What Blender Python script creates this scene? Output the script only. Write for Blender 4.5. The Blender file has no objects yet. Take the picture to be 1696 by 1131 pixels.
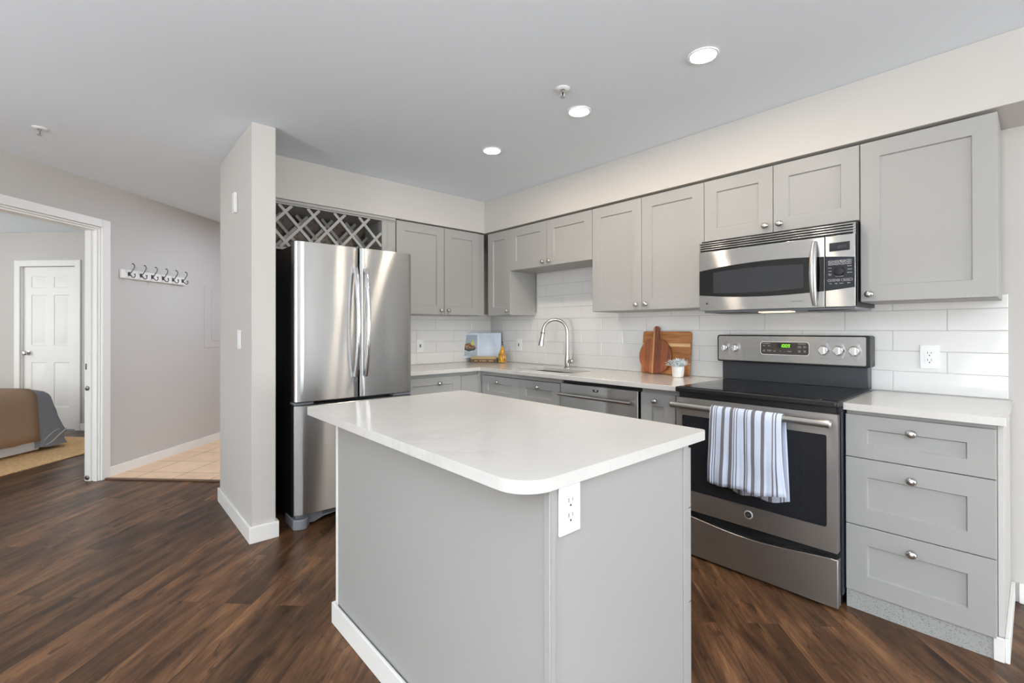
import bpy, bmesh, math, random
from mathutils import Matrix, Vector, noise
PI = math.pi
random.seed(7)
SC = bpy.context.scene
COL = SC.collection

# ------------------------------------------------------------------ camera, world, daylight, exposure
cam_d = bpy.data.cameras.new('camera')
cam = bpy.data.objects.new('camera', cam_d); COL.objects.link(cam)
_yaw = 2.413
_F = Vector((math.cos(_yaw), math.sin(_yaw), 0.0032)).normalized()
_R = Vector((math.sin(_yaw), -math.cos(_yaw), 0)).normalized()
_U = _R.cross(_F)
_rl = -0.0014
_R, _U = _R*math.cos(_rl)+_U*math.sin(_rl), _U*math.cos(_rl)-_R*math.sin(_rl)
_m = Matrix((_R, _U, -_F)).transposed().to_4x4()
_m.translation = Vector((3.8481, -3.134, 1.2396))
cam.matrix_world = _m
cam_d.sensor_fit = 'HORIZONTAL'; cam_d.sensor_width = 36.0
cam_d.lens = 776.19/1696*36.0
cam_d.shift_y = -22.23/1696
cam_d.clip_start = 0.02
SC.camera = cam

w = bpy.data.worlds.new('daylight'); SC.world = w; w.use_nodes = True
wn = w.node_tree.nodes
sky = wn.new('ShaderNodeTexSky'); sky.sky_type = 'NISHITA'; sky.sun_disc = False; sky.sun_elevation = math.radians(40)
w.node_tree.links.new(sky.outputs[0], wn['Background'].inputs[0])
wn['Background'].inputs[1].default_value = 0.25

def area(name, loc, target, sx, sy, power, col):
    d = bpy.data.lights.new(name, 'AREA'); d.shape = 'RECTANGLE'; d.size = sx; d.size_y = sy
    d.energy = power; d.color = col
    o = bpy.data.objects.new(name, d); COL.objects.link(o)
    o.location = loc
    o.rotation_euler = (Vector(target)-Vector(loc)).to_track_quat('-Z', 'Y').to_euler()
    return o
DAY = (0.91, 0.96, 1.0)
# soft sky light and light thrown up off the sunlit ground outside come in through the two big openings
area('daylight_balcony_door', (3.7, -8.1, 0.9), (3.7, -5.5, 3.4), 1.9, 1.6, 295, DAY)
area('daylight_living_window', (9.6, -2.0, 1.1), (7.1, -2.0, 3.5), 3.2, 1.6, 295, DAY)
# unseen upward fill lights added behind the viewer to brighten the ceiling
area('added_ceiling_fill', (5.5, -4.7, 1.6), (5.5, -4.7, 3), 3.2, 3.2, 280, (0.93, 0.97, 1.0))
area('added_corner_ceiling_fill', (1.9, -5.6, 1.2), (1.9, -5.6, 3), 2.4, 2.4, 30, (0.93, 0.97, 1.0))
_bw = Matrix.Translation((-1.30, -3.09, 0)) @ Matrix.Rotation(math.radians(134.5), 4, 'Z')
area('daylight_bedroom_window', _bw @ Vector((-.6, 4.56, 1.4)), _bw @ Vector((-.6, 0, 1.5)), 2.2, 1.4, 58, DAY)
area('added_bedroom_fill', _bw @ Vector((-3.25, 1.5, 1.4)), _bw @ Vector((1.8, 2.4, 1.3)), 1.8, 1.4, 42, DAY)  # added fill from an invented second window, lifts the bed and rug

SC.view_settings.view_transform = 'Standard'; SC.view_settings.look = 'None'
SC.view_settings.exposure = 0.05; SC.view_settings.gamma = 1.0
SC.view_settings.use_curve_mapping = False
SC.cycles.use_denoising = True
SC.cycles.max_bounces = 12; SC.cycles.diffuse_bounces = 7; SC.cycles.glossy_bounces = 6
SC.cycles.transmission_bounces = 8; SC.cycles.sample_clamp_indirect = 6.0
SC.cycles.caustics_refractive = False; SC.cycles.caustics_reflective = False

# ------------------------------------------------------------------ material helpers
def s2l(c):
    return tuple((v/12.92 if v <= .04045 else ((v+.055)/1.055)**2.4) for v in [x/255 for x in c])
MATS = {}
def mat(name, rgb, rough=.5, metal=0., spec=.5, trans=0., emit=None, es=0., coat=0., ior=1.45):
    m = bpy.data.materials.new(name); m.use_nodes = True
    b = m.node_tree.nodes['Principled BSDF']
    b.inputs['Base Color'].default_value = (*s2l(rgb), 1)
    b.inputs['Roughness'].default_value = rough; b.inputs['Metallic'].default_value = metal
    b.inputs['Specular IOR Level'].default_value = spec
    b.inputs['Transmission Weight'].default_value = trans
    b.inputs['IOR'].default_value = ior
    b.inputs['Coat Weight'].default_value = coat
    if emit:
        b.inputs['Emission Color'].default_value = (*s2l(emit), 1); b.inputs['Emission Strength'].default_value = es
    MATS[name] = m
    return m
def N(m, t, **kw):
    n = m.node_tree.nodes.new(t)
    for k, v in kw.items(): setattr(n, k, v)
    return n
def L(m, a, b): m.node_tree.links.new(a, b)
def bsdf(m): return m.node_tree.nodes['Principled BSDF']
def coords(m, kind='pos', rot=(0, 0, 0), scale=(1, 1, 1), loc=(0, 0, 0)):
    mp = N(m, 'ShaderNodeMapping')
    mp.inputs['Rotation'].default_value = rot; mp.inputs['Scale'].default_value = scale; mp.inputs['Location'].default_value = loc
    if kind == 'pos': L(m, N(m, 'ShaderNodeNewGeometry').outputs['Position'], mp.inputs[0])
    elif kind == 'obj': L(m, N(m, 'ShaderNodeTexCoord').outputs['Object'], mp.inputs[0])
    elif kind == 'uv': L(m, N(m, 'ShaderNodeTexCoord').outputs['UV'], mp.inputs[0])
    return mp.outputs[0]
def nz(m, vec, scale, detail=4, rough=.55, dist=0.):
    n = N(m, 'ShaderNodeTexNoise'); n.inputs['Scale'].default_value = scale; n.inputs['Detail'].default_value = detail
    n.inputs['Roughness'].default_value = rough; n.inputs['Distortion'].default_value = dist
    L(m, vec, n.inputs['Vector']); return n.outputs['Fac']
def ramp(m, fac, stops, interp='LINEAR'):
    r = N(m, 'ShaderNodeValToRGB'); e = r.color_ramp; e.interpolation = interp
    while len(e.elements) < len(stops): e.elements.new(.5)
    for el, (p, c) in zip(e.elements, stops):
        el.position = p; el.color = (*s2l(c), 1) if len(c) == 3 else c
    L(m, fac, r.inputs[0]); return r.outputs[0]
def gray(v): return (v, v, v, 1.)
def mix(m, fac, a, b, blend='MIX'):
    n = N(m, 'ShaderNodeMix', data_type='RGBA', blend_type=blend)
    if isinstance(fac, float): n.inputs[0].default_value = fac
    else: L(m, fac, n.inputs[0])
    for k, v in ((6, a), (7, b)):
        if isinstance(v, tuple): n.inputs[k].default_value = v if len(v) == 4 else (*s2l(v), 1)
        else: L(m, v, n.inputs[k])
    return n.outputs[2]
def bump(m, h, strength=.1, dist=.01):
    b = N(m, 'ShaderNodeBump'); b.inputs['Strength'].default_value = strength; b.inputs['Distance'].default_value = dist
    L(m, h, b.inputs['Height']); L(m, b.outputs[0], bsdf(m).inputs['Normal'])

def paint(name, rgb, rough=.6, tex=.04):
    m = mat(name, rgb, rough, spec=.35)
    bump(m, nz(m, coords(m), 160, 3), tex, .002)
    return m
M_WALL = paint('wall_paint', (202, 198, 193), .75)
M_CEIL = paint('ceiling_paint', (232, 239, 245), .85, .08)
M_TRIM = mat('white_trim', (238, 236, 232), .4)
M_CAB = mat('grey_cabinet_paint', (166, 165, 162), .42, spec=.4)
M_KICK = mat('grey_speckled_kick', (190, 190, 187), .5)
L(M_KICK, ramp(M_KICK, nz(M_KICK, coords(M_KICK), 220, 2), [(.36, (128, 128, 125)), (.42, (166, 166, 163))]), bsdf(M_KICK).inputs['Base Color'])
M_TILE = mat('white_glazed_tile', (228, 227, 225), .1, spec=.5)
bump(M_TILE, nz(M_TILE, coords(M_TILE), 14, 2), .12, .004)
M_GROUT = mat('grey_grout', (184, 182, 178), .8)
M_CHROME = mat('chrome', (225, 225, 226), .12, 1.)
M_NICKEL = mat('satin_nickel', (196, 194, 190), .28, 1.)
M_DARKNICKEL = mat('aged_nickel', (120, 117, 112), .35, 1.)
M_BLACK = mat('black_plastic', (22, 22, 24), .4)
M_NAVY = mat('dark_enamel_side', (34, 40, 54), .35)
M_FRSIDE = mat('black_fridge_side', (24, 24, 26), .5)
M_BGLASS = mat('black_glass', (12, 13, 15), .05, spec=.6)
M_DGLASS = mat('dark_window_glass', (44, 47, 52), .06, spec=.6)
M_CONSOLE = mat('brown_grey_panel', (70, 62, 58), .25)
M_WHITE = mat('white_plastic', (240, 240, 239), .3)
M_SLOT = mat('dark_slot', (40, 40, 40), .6)
M_GREYPL = mat('grey_plastic', (134, 137, 141), .35)
M_LETTER = mat('pale_lettering', (225, 225, 225), .5)
M_LETDARK = mat('dark_lettering', (60, 60, 62), .5)
M_LETGREY = mat('grey_lettering', (128, 128, 126), .4, .6)
M_CLOCK = mat('green_clock_digits', (120, 200, 40), .5, emit=(150, 230, 40), es=1.1)
M_DIMDIG = mat('dim_clock_digits', (92, 88, 96), .5)

def steel(name, rgb, rough=.22, an=-.82, wav=.02, base=.3, brough=.42):
    """brushed along the horizontal: reflections smear up and down and stay sharp sideways"""
    m = mat(name, rgb, brough, 1.)
    g = N(m, 'ShaderNodeBsdfAnisotropic'); g.distribution = 'MULTI_GGX'
    g.inputs['Color'].default_value = (*s2l(rgb), 1); g.inputs['Roughness'].default_value = rough; g.inputs['Anisotropy'].default_value = an
    c = N(m, 'ShaderNodeCombineXYZ'); c.inputs[2].default_value = 1.0
    L(m, c.outputs[0], g.inputs['Tangent'])
    mx = N(m, 'ShaderNodeMixShader'); mx.inputs[0].default_value = base
    L(m, g.outputs[0], mx.inputs[1]); L(m, bsdf(m).outputs[0], mx.inputs[2])
    L(m, mx.outputs[0], m.node_tree.nodes['Material Output'].inputs[0])
    if wav:
        bm_ = N(m, 'ShaderNodeBump'); bm_.inputs['Strength'].default_value = wav; bm_.inputs['Distance'].default_value = .05
        L(m, nz(m, coords(m, scale=(1, 1, .4)), 4, 1), bm_.inputs['Height']); L(m, bm_.outputs[0], g.inputs['Normal'])
    return m
M_STEEL = steel('brushed_steel', (190, 189, 187))
M_FRIDGE = steel('brushed_steel_fridge', (188, 188, 187), wav=.05)
M_DKSTEEL = steel('dark_brushed_steel', (184, 181, 178), .34, -.7, .02, .4)
M_SINK = mat('sink_steel', (150, 150, 150), .25, 1.)
M_LAMP = mat('lamp_lens', (255, 250, 240), .5, emit=(255, 238, 216), es=250.)
M_LAMPH = mat('hall_lamp_lens', (255, 250, 240), .5, emit=(226, 236, 255), es=980.)
M_HOODLAMP = mat('hood_lamp_lens', (255, 240, 210), .5, emit=(255, 205, 140), es=4.)

# plank floor, boards run along the diagonal
M_FLOOR = mat('dark_plank_floor', (80, 55, 40), .33, spec=.35)
def _floor():
    m = M_FLOOR; a = -math.radians(134.5)
    v = coords(m, rot=(0, 0, a))
    br = N(m, 'ShaderNodeTexBrick'); br.offset = .37; br.offset_frequency = 2
    for k, x in (('Scale', 1.), ('Mortar Size', .0009), ('Mortar Smooth', .1), ('Bias', 0.), ('Brick Width', 1.22), ('Row Height', .128)):
        br.inputs[k].default_value = x
    br.inputs['Color1'].default_value = gray(0.); br.inputs['Color2'].default_value = gray(1.); br.inputs['Mortar'].default_value = gray(.5)
    L(m, v, br.inputs['Vector'])
    # shift the grain from plank to plank
    add = N(m, 'ShaderNodeVectorMath', operation='MULTIPLY_ADD')
    L(m, br.outputs['Color'], add.inputs[0]); add.inputs[1].default_value = (7, 3, 0)
    L(m, v, add.inputs[2])
    def st(sx, sy):
        mp = N(m, 'ShaderNodeMapping'); mp.inputs['Scale'].default_value = (sx, sy, 1); L(m, add.outputs[0], mp.inputs[0]); return mp.outputs[0]
    blot = nz(m, st(1.5, 8), 1.6, 6, .62, .4)
    grain = nz(m, st(1.6, 42), 2.6, 5, .65, .25)
    fine = nz(m, st(4, 160), 3, 3, .6)
    base = ramp(m, blot, [(.26, (40, 27, 19)), (.42, (88, 60, 41)), (.56, (118, 83, 57)), (.74, (156, 114, 78))])
    tone = ramp(m, br.outputs['Color'], [(0, gray(.46)), (1, gray(1.08))])
    c = mix(m, 1., base, tone, 'MULTIPLY')
    c = mix(m, .8, c, ramp(m, grain, [(.3, gray(.36)), (.5, gray(1.)), (.75, gray(1.3))]), 'MULTIPLY')
    c = mix(m, .45, c, ramp(m, fine, [(.35, gray(.6)), (.6, gray(1.15))]), 'MULTIPLY')
    kn = nz(m, st(5, 14), 1.7, 3, .5, 1.)
    c = mix(m, .7, c, ramp(m, kn, [(.29, gray(.18)), (.39, gray(1.))]), 'MULTIPLY')
    c = mix(m, br.outputs['Fac'], c, (46, 31, 23))
    L(m, c, bsdf(m).inputs['Base Color'])
    L(m, ramp(m, grain, [(.3, gray(.30)), (.7, gray(.40))]), bsdf(m).inputs['Roughness'])
    bump(m, grain, .12, .003)
_floor()
M_ENTRY = mat('beige_floor_tile', (206, 170, 135), .45)
def _entry():
    m = M_ENTRY
    v = coords(m, rot=(0, 0, -math.radians(134.5)), loc=(.08, .12, 0))
    br = N(m, 'ShaderNodeTexBrick'); br.offset = 0.
    for k, x in (('Scale', 1.), ('Mortar Size', .004), ('Brick Width', .33), ('Row Height', .33), ('Bias', 0.)): br.inputs[k].default_value = x
    br.inputs['Color1'].default_value = (*s2l((244, 212, 176)), 1); br.inputs['Color2'].default_value = (*s2l((234, 200, 164)), 1)
    br.inputs['Mortar'].default_value = (*s2l((176, 142, 112)), 1)
    L(m, v, br.inputs['Vector'])
    c = mix(m, .5, br.outputs['Color'], ramp(m, nz(m, v, 7, 4), [(.3, gray(.82)), (.7, gray(1.1))]), 'MULTIPLY')
    L(m, c, bsdf(m).inputs['Base Color'])
_entry()
M_QUARTZ = mat('white_quartz', (210, 207, 203), .13, spec=.5)
def _quartz():
    m = M_QUARTZ
    a = nz(m, coords(m, rot=(0, 0, .6)), 2.2, 6, .62, 1.2)
    vein = ramp(m, a, [(.455, gray(1.)), (.495, gray(.93)), (.53, gray(1.)), (.66, gray(.985))])
    sp = ramp(m, nz(m, coords(m), 55, 3, .6), [(.33, gray(.93)), (.42, gray(1.))])
    mask = ramp(m, nz(m, coords(m), 1.7, 2), [(.42, gray(0.)), (.6, gray(1.))])
    c = mix(m, mask, (210, 207, 203), mix(m, 1., vein, (210, 207, 203), 'MULTIPLY'))
    c = mix(m, .5, c, sp, 'MULTIPLY')
    L(m, c, bsdf(m).inputs['Base Color'])
_quartz()
def wood(name, stops, axis_scale, coord='obj'):
    m = mat(name, (150, 95, 55), .38)
    v = coords(m, coord, scale=axis_scale)
    g = nz(m, v, 3, 5, .6, .5)
    L(m, ramp(m, g, stops), bsdf(m).inputs['Base Color'])
    return m
M_BOARD = wood('acacia_wood', [(.3, (136, 84, 46)), (.5, (172, 114, 66)), (.7, (196, 140, 88))], (1.2, 8, 14))
M_BOARDP = wood('pale_sapwood', [(.3, (214, 170, 120)), (.7, (232, 194, 146))], (1.2, 8, 14))
M_WALNUT = mat('walnut_wood', (140, 80, 48), .32)
def _walnut():
    m = M_WALNUT
    v = coords(m, 'obj'); sx = N(m, 'ShaderNodeSeparateXYZ'); L(m, v, sx.inputs[0])
    mr = N(m, 'ShaderNodeMapRange'); mr.inputs[1].default_value = -.14; mr.inputs[2].default_value = .14; L(m, sx.outputs[0], mr.inputs[0])
    lam = ramp(m, mr.outputs[0], [(0, (168, 100, 60)), (.20, (150, 88, 54)), (.36, (166, 104, 66)), (.43, (206, 146, 98)), (.475, (120, 68, 44)), (.68, (148, 86, 52)), (.86, (132, 74, 46))], 'CONSTANT')
    g = nz(m, coords(m, 'obj', scale=(30, 10, 3)), 3, 5, .6, .6)
    c = mix(m, .8, lam, ramp(m, g, [(.3, gray(.66)), (.55, gray(1.02)), (.7, gray(1.15))]), 'MULTIPLY')
    L(m, c, bsdf(m).inputs['Base Color'])
_walnut()
M_DARKWOOD = wood('dark_rack_boards', [(.3, (44, 38, 36)), (.5, (110, 94, 84)), (.65, (58, 52, 50))], (5, 5, 5), 'pos')  # dark mottled brown wood for the back board of the rack
M_RUG = mat('jute_rug', (206, 168, 122), .95, spec=.1)
L(M_RUG, ramp(M_RUG, nz(M_RUG, coords(M_RUG, scale=(1, 1, 1)), 40, 4), [(.3, (226, 184, 132)), (.7, (252, 216, 168))]), bsdf(M_RUG).inputs['Base Color'])
M_DUVET = mat('grey_duvet', (142, 146, 153), .9, spec=.1)
M_THROW = mat('taupe_linen', (166, 140, 118), .95, spec=.1)
bump(M_THROW, nz(M_THROW, coords(M_THROW), 60, 4), .2, .004)
M_SHEET = mat('white_sheet', (222, 222, 226), .9, spec=.1)
M_PAGE = mat('book_page', (214, 226, 240), .6)
M_INK = mat('printed_page_tint', (196, 210, 228), .6)
M_COVER = mat('book_cover', (70, 72, 78), .5)
M_TANBOOK = mat('tan_book', (190, 166, 120), .5)
M_BRNBOOK = mat('brown_book', (112, 88, 68), .5)
M_LIME = mat('lime_garnish', (214, 214, 96), .6)
M_FOOD = mat('browned_food', (150, 112, 84), .7)
L(M_FOOD, ramp(M_FOOD, nz(M_FOOD, coords(M_FOOD), 70, 3), [(.35, (74, 52, 40)), (.5, (150, 112, 84)), (.65, (214, 180, 146))]), bsdf(M_FOOD).inputs['Base Color'])
M_PLATED = mat('dark_bowl_print', (86, 80, 84), .6)
M_PHOTOBG = mat('grey_blue_print', (168, 180, 192), .6)
M_OIL = mat('infused_oil', (206, 138, 8), .08, spec=.6)
L(M_OIL, ramp(M_OIL, nz(M_OIL, coords(M_OIL, scale=(1, 1, .7)), 42, 3, .6, 1.), [(.33, (60, 46, 8)), (.41, (176, 112, 6)), (.55, (236, 172, 16)), (.72, (250, 204, 60))]), bsdf(M_OIL).inputs['Base Color'])
M_GLASS = mat('clear_glass', (245, 250, 248), .03)
def _glass():
    m = M_GLASS; tr = N(m, 'ShaderNodeBsdfTransparent'); gl = N(m, 'ShaderNodeBsdfGlossy'); gl.inputs['Roughness'].default_value = .03
    lw = N(m, 'ShaderNodeLayerWeight'); lw.inputs[0].default_value = .25
    mx = N(m, 'ShaderNodeMixShader'); L(m, lw.outputs['Facing'], mx.inputs[0]); L(m, tr.outputs[0], mx.inputs[1]); L(m, gl.outputs[0], mx.inputs[2])
    L(m, mx.outputs[0], m.node_tree.nodes['Material Output'].inputs[0])
_glass()
M_POT = mat('white_ceramic', (238, 235, 230), .35)
M_LEAF = mat('variegated_leaf', (170, 190, 200), .6)
L(M_LEAF, ramp(M_LEAF, nz(M_LEAF, coords(M_LEAF), 95, 2), [(.34, (72, 94, 108)), (.43, (188, 204, 214)), (.5, (240, 243, 243))]), bsdf(M_LEAF).inputs['Base Color'])
M_TOWEL = mat('striped_cotton', (226, 232, 242), .95, spec=.1)
def _towel():
    m = M_TOWEL
    sx = N(m, 'ShaderNodeSeparateXYZ'); L(m, coords(m, 'uv'), sx.inputs[0])
    st = [(.008, .042), (.066, .078), (.09, .106), (.18, .228), (.30, .345), (.362, .372), (.395, .41), (.50, .522), (.537, .55), (.60, .65), (.735, .785), (.88, .897), (.92, .936)]
    ws, gs = (212, 221, 240), (122, 120, 126)
    stops = [(0., ws)]
    for a, b in st: stops += [(a, gs), (b, ws)]
    L(m, ramp(m, sx.outputs[0], stops, 'CONSTANT'), bsdf(m).inputs['Base Color'])
_towel()

# ------------------------------------------------------------------ mesh helpers
P0 = Vector((-1.30, -3.09, 0))
HF = Matrix.Translation(P0) @ Matrix.Rotation(math.radians(134.5), 4, 'Z')     # frame of the diagonal wall: x along it, y into the bedroom
FR = Matrix(((1, 0, 0, 0), (0, 0, -1, 0), (0, 1, 0, 0), (0, 0, 0, 1)))         # (u, v, w) -> range wall, w out of the wall
FB = Matrix(((0, 0, 1, 0), (1, 0, 0, 0), (0, 1, 0, 0), (0, 0, 0, 1)))          # (u, v, w) -> fridge wall
FI = Matrix(((-1, 0, 0, 0), (0, 0, 1, 0), (0, 1, 0, 0), (0, 0, 0, 1)))         # (u, v, w) -> faces +y
HW = HF @ FR                                                                   # (u, v, w) -> diagonal wall, w towards the kitchen

def box(bm, x0, x1, y0, y1, z0, z1, mi=0):
    v = [bm.verts.new((x, y, z)) for x in (x0, x1) for y in (y0, y1) for z in (z0, z1)]
    for f in ((0, 1, 3, 2), (4, 6, 7, 5), (0, 4, 5, 1), (2, 3, 7, 6), (0, 2, 6, 4), (1, 5, 7, 3)):
        bm.faces.new([v[i] for i in f]).material_index = mi
    return v
def B(*boxes):
    bm = bmesh.new()
    for b in boxes: box(bm, *b)
    return bm
def prism(bm, pts, w0, w1, mi=0):
    """outline in x,y extruded from z=w0 to w1"""
    a = [bm.verts.new((x, y, w0)) for x, y in pts]; b = [bm.verts.new((x, y, w1)) for x, y in pts]
    n = len(pts)
    bm.faces.new(a[::-1]).material_index = mi; bm.faces.new(b).material_index = mi
    for i in range(n): bm.faces.new((a[i], a[(i+1) % n], b[(i+1) % n], b[i])).material_index = mi
def slab(bm, outline, holes, z0, z1):
    loops = [outline]+holes; tops = []; bots = []
    for lp in loops:
        t = [bm.verts.new((x, y, z1)) for x, y in lp]; b = [bm.verts.new((x, y, z0)) for x, y in lp]
        n = len(lp)
        for i in range(n): bm.faces.new((b[i], b[(i+1) % n], t[(i+1) % n], t[i]))
        tops += [bm.edges.get((t[i], t[(i+1) % n])) for i in range(n)]; bots += [bm.edges.get((b[i], b[(i+1) % n])) for i in range(n)]
    bmesh.ops.triangle_fill(bm, use_beauty=True, edges=tops); bmesh.ops.triangle_fill(bm, use_beauty=True, edges=bots)
def rrect(x0, x1, y0, y1, r, n=6):
    """rounded rectangle outline; r is one radius or four (x0y0, x1y0, x1y1, x0y1)"""
    rs = r if isinstance(r, (tuple, list)) else (r,)*4
    out = []
    for (cx, cy, a0), q in zip(((x0, y0, PI), (x1, y0, 1.5*PI), (x1, y1, 0), (x0, y1, .5*PI)), rs):
        sx = 1 if cx == x0 else -1; sy = 1 if cy == y0 else -1
        if q <= 0: out.append((cx, cy)); continue
        for k in range(n+1):
            a = a0+k/n*PI/2; out.append((cx+sx*q+q*math.cos(a), cy+sy*q+q*math.sin(a)))
    return out
def lathe(bm, prof, o=(0, 0, 0), axis='z', n=28, mi=0):
    """prof: (radius, height) along the axis"""
    rings = []
    for r, h in prof:
        ring = []
        for k in range(n):
            a = 2*PI*k/n; p = (r*math.cos(a), r*math.sin(a), h)
            if axis == 'x': p = (p[2], p[0], p[1])
            elif axis == 'y': p = (p[1], p[2], p[0])
            elif axis == '-y': p = (p[0], -p[2], p[1])
            elif axis == '-z': p = (p[1], p[0], -p[2])
            ring.append(bm.verts.new((p[0]+o[0], p[1]+o[1], p[2]+o[2])))
        rings.append(ring)
    for a, b in zip(rings, rings[1:]):
        for k in range(n): bm.faces.new((a[k], a[(k+1) % n], b[(k+1) % n], b[k])).material_index = mi
    bm.faces.new(rings[0][::-1]).material_index = mi; bm.faces.new(rings[-1]).material_index = mi
def tube(bm, pts, r, n=10, flat=1., mi=0):
    pts = [Vector(p) for p in pts]; rs = r if isinstance(r, (list, tuple)) else [r]*len(pts)
    ref = None; rings = []
    for i, p in enumerate(pts):
        t = (pts[min(i+1, len(pts)-1)]-pts[max(i-1, 0)]).normalized()
        if ref is None: ref = t.orthogonal().normalized()
        ref = (ref-t*ref.dot(t)).normalized(); bi = t.cross(ref)
        rings.append([bm.verts.new(p+rs[i]*(ref*math.cos(2*PI*k/n)+flat*bi*math.sin(2*PI*k/n))) for k in range(n)])
    for a, b in zip(rings, rings[1:]):
        for k in range(n): bm.faces.new((a[k], a[(k+1) % n], b[(k+1) % n], b[k])).material_index = mi
    bm.faces.new(rings[0][::-1]).material_index = mi; bm.faces.new(rings[-1]).material_index = mi
def shaker(bm, u0, u1, v0, v1, w0, th=.02, rail=.075, railv=None, rec=.010):
    rv = railv or rail; e = .0015; s = .0042
    def ring(a, b, z): return [bm.verts.new((x, y, z)) for x, y in ((u0+a, v0+b), (u1-a, v0+b), (u1-a, v1-b), (u0+a, v1-b))]
    R = [ring(0, 0, w0), ring(0, 0, w0+th-e), ring(e, e, w0+th), ring(rail, rv, w0+th), ring(rail+s, rv+s, w0+th-rec)]
    bm.faces.new(R[0][::-1]); bm.faces.new(R[-1])
    for a, b in zip(R, R[1:]):
        for k in range(4): bm.faces.new((a[k], a[(k+1) % 4], b[(k+1) % 4], b[k]))
def knob_bm(u, v, w):
    """satin swirl cabinet knob: stem and a ribbed oval head, w out of the door"""
    bm = bmesh.new()
    lathe(bm, [(.008, 0), (.0055, .004), (.005, .012), (.007, .015)], (u, v, w), 'z', 14)
    n, k = 28, 9; rings = []
    for j in range(1, k):
        ph = PI*j/k; ring = []
        for i in range(n):
            a = 2*PI*i/n
            q = 1-.05*(1-abs(math.sin(4*(a+1.3*math.cos(ph)))))
            ring.append(bm.verts.new((u+.0185*q*math.sin(ph)*math.cos(a), v+.0165*q*math.sin(ph)*math.sin(a), w+.0225-.0105*math.cos(ph)*1.0)))
        rings.append(ring)
    for a, b in zip(rings, rings[1:]):
        for i in range(n): bm.faces.new((a[i], a[(i+1) % n], b[(i+1) % n], b[i]))
    bm.faces.new(rings[0][::-1]); bm.faces.new(rings[-1])
    return bm
def text_bm(s, size, u, v, w, depth=.0004, align='CENTER'):
    cu = bpy.data.curves.new('lettering_curve', 'FONT'); cu.body = s; cu.size = size; cu.extrude = depth; cu.align_x = align; cu.resolution_u = 2
    o = bpy.data.objects.new('lettering_tmp', cu); COL.objects.link(o)
    me = bpy.data.meshes.new_from_object(o)
    bm = bmesh.new(); bm.from_mesh(me)
    bpy.data.objects.remove(o); bpy.data.curves.remove(cu); bpy.data.meshes.remove(me)
    bmesh.ops.translate(bm, verts=bm.verts, vec=(u, v, w))
    return bm
def merge(bm, other):
    me = bpy.data.meshes.new('tmp'); other.to_mesh(me); bm.from_mesh(me); bpy.data.meshes.remove(me); other.free(); return bm

LABELS = set()
def tag(o, label, cat=None, group=None, kind=None):
    if label: o['label'] = label
    if cat: o['category'] = cat
    if group: o['group'] = group
    if kind: o['kind'] = kind
    return o
WM = {}
def thing(name, label, cat, loc, rotz=0., group=None, kind=None, M=None):
    o = bpy.data.objects.new(name, None); COL.objects.link(o); o.empty_display_size = .1
    mw = M if M is not None else Matrix.Translation(Vector(loc)) @ Matrix.Rotation(rotz, 4, 'Z')
    o.matrix_world = mw; WM[o.name] = mw
    return tag(o, label, cat, group, kind)
def obj(name, bm, m, parent=None, frame=None, bevel=0., smooth=True, label=None, cat=None, group=None, kind=None, seg=2, M=None, recalc=True, solid=0.):
    if frame is not None: bmesh.ops.transform(bm, matrix=frame, verts=bm.verts)
    if recalc: bmesh.ops.recalc_face_normals(bm, faces=bm.faces)
    if parent is not None: mw = WM[parent.name]
    elif M is not None: mw = M
    else:
        xs = [v.co for v in bm.verts]
        lo = [min(c[i] for c in xs) for i in range(3)]; hi = [max(c[i] for c in xs) for i in range(3)]
        mw = Matrix.Translation(((lo[0]+hi[0])/2, (lo[1]+hi[1])/2, lo[2]))
    bmesh.ops.transform(bm, matrix=mw.inverted(), verts=bm.verts)
    if smooth:
        for f in bm.faces: f.smooth = True
        for e in bm.edges:
            if len(e.link_faces) == 2 and e.calc_face_angle(0) > .6: e.smooth = False
    me = bpy.data.meshes.new(name); bm.to_mesh(me); bm.free()
    for x in (m if isinstance(m, (list, tuple)) else [m]): me.materials.append(x)
    o = bpy.data.objects.new(name, me); COL.objects.link(o)
    if parent is not None: o.parent = parent
    else: o.matrix_world = mw
    WM[o.name] = mw
    if solid:
        sm = o.modifiers.new('thickness', 'SOLIDIFY'); sm.thickness = solid; sm.offset = 0
    if bevel:
        b = o.modifiers.new('bevel', 'BEVEL'); b.width = bevel; b.segments = seg; b.limit_method = 'ANGLE'; b.angle_limit = .6
    return tag(o, label, cat, group, kind)
def struct(name, bm, m, label, cat, frame=None, bevel=0., parent=None, **kw):
    return obj(name, bm, m, parent, frame, bevel, label=label, cat=cat, kind='structure', **kw)

ZC, ZS = 2.457, 2.158      # ceiling, soffit underside
TY = .009                  # tile thickness plus a hair

# ------------------------------------------------------------------ the setting
struct('floor', B((-7, 10, -8.6, 4, -.1, 0)), M_FLOOR, 'dark brown plank floor laid diagonally through the kitchen', 'floor')
struct('ceiling', B((-7, 10, -8.6, 4, ZC, ZC+.1)), M_CEIL, 'pale grey painted ceiling with round lights', 'ceiling')
struct('wall_right', B((-.12, 9.6, 0, .12, 0, ZC)), M_WALL, 'white wall behind the stove and the sink', 'wall')
struct('wall_back', B((-.12, 0, -2.316, 2.7, 0, ZC)), M_WALL, 'white wall behind the fridge', 'wall')
struct('wall_wing', B((-.12, .80, -2.447, -2.317, 0, ZC)), M_WALL, 'white free-ended wing wall beside the fridge', 'wall', bevel=.004)
struct('wall_soffit_right', B((.0005, 9.499, -.345, -.0005, ZS, ZC-.0005)), M_WALL, 'white soffit above the cabinets along the stove wall', 'soffit', bevel=.003)
struct('wall_soffit_back', B((.0005, .336, -2.3165, -.3455, ZS, ZC-.0005)), M_WALL, 'white soffit above the fridge and wine rack', 'soffit', bevel=.003)
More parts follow.
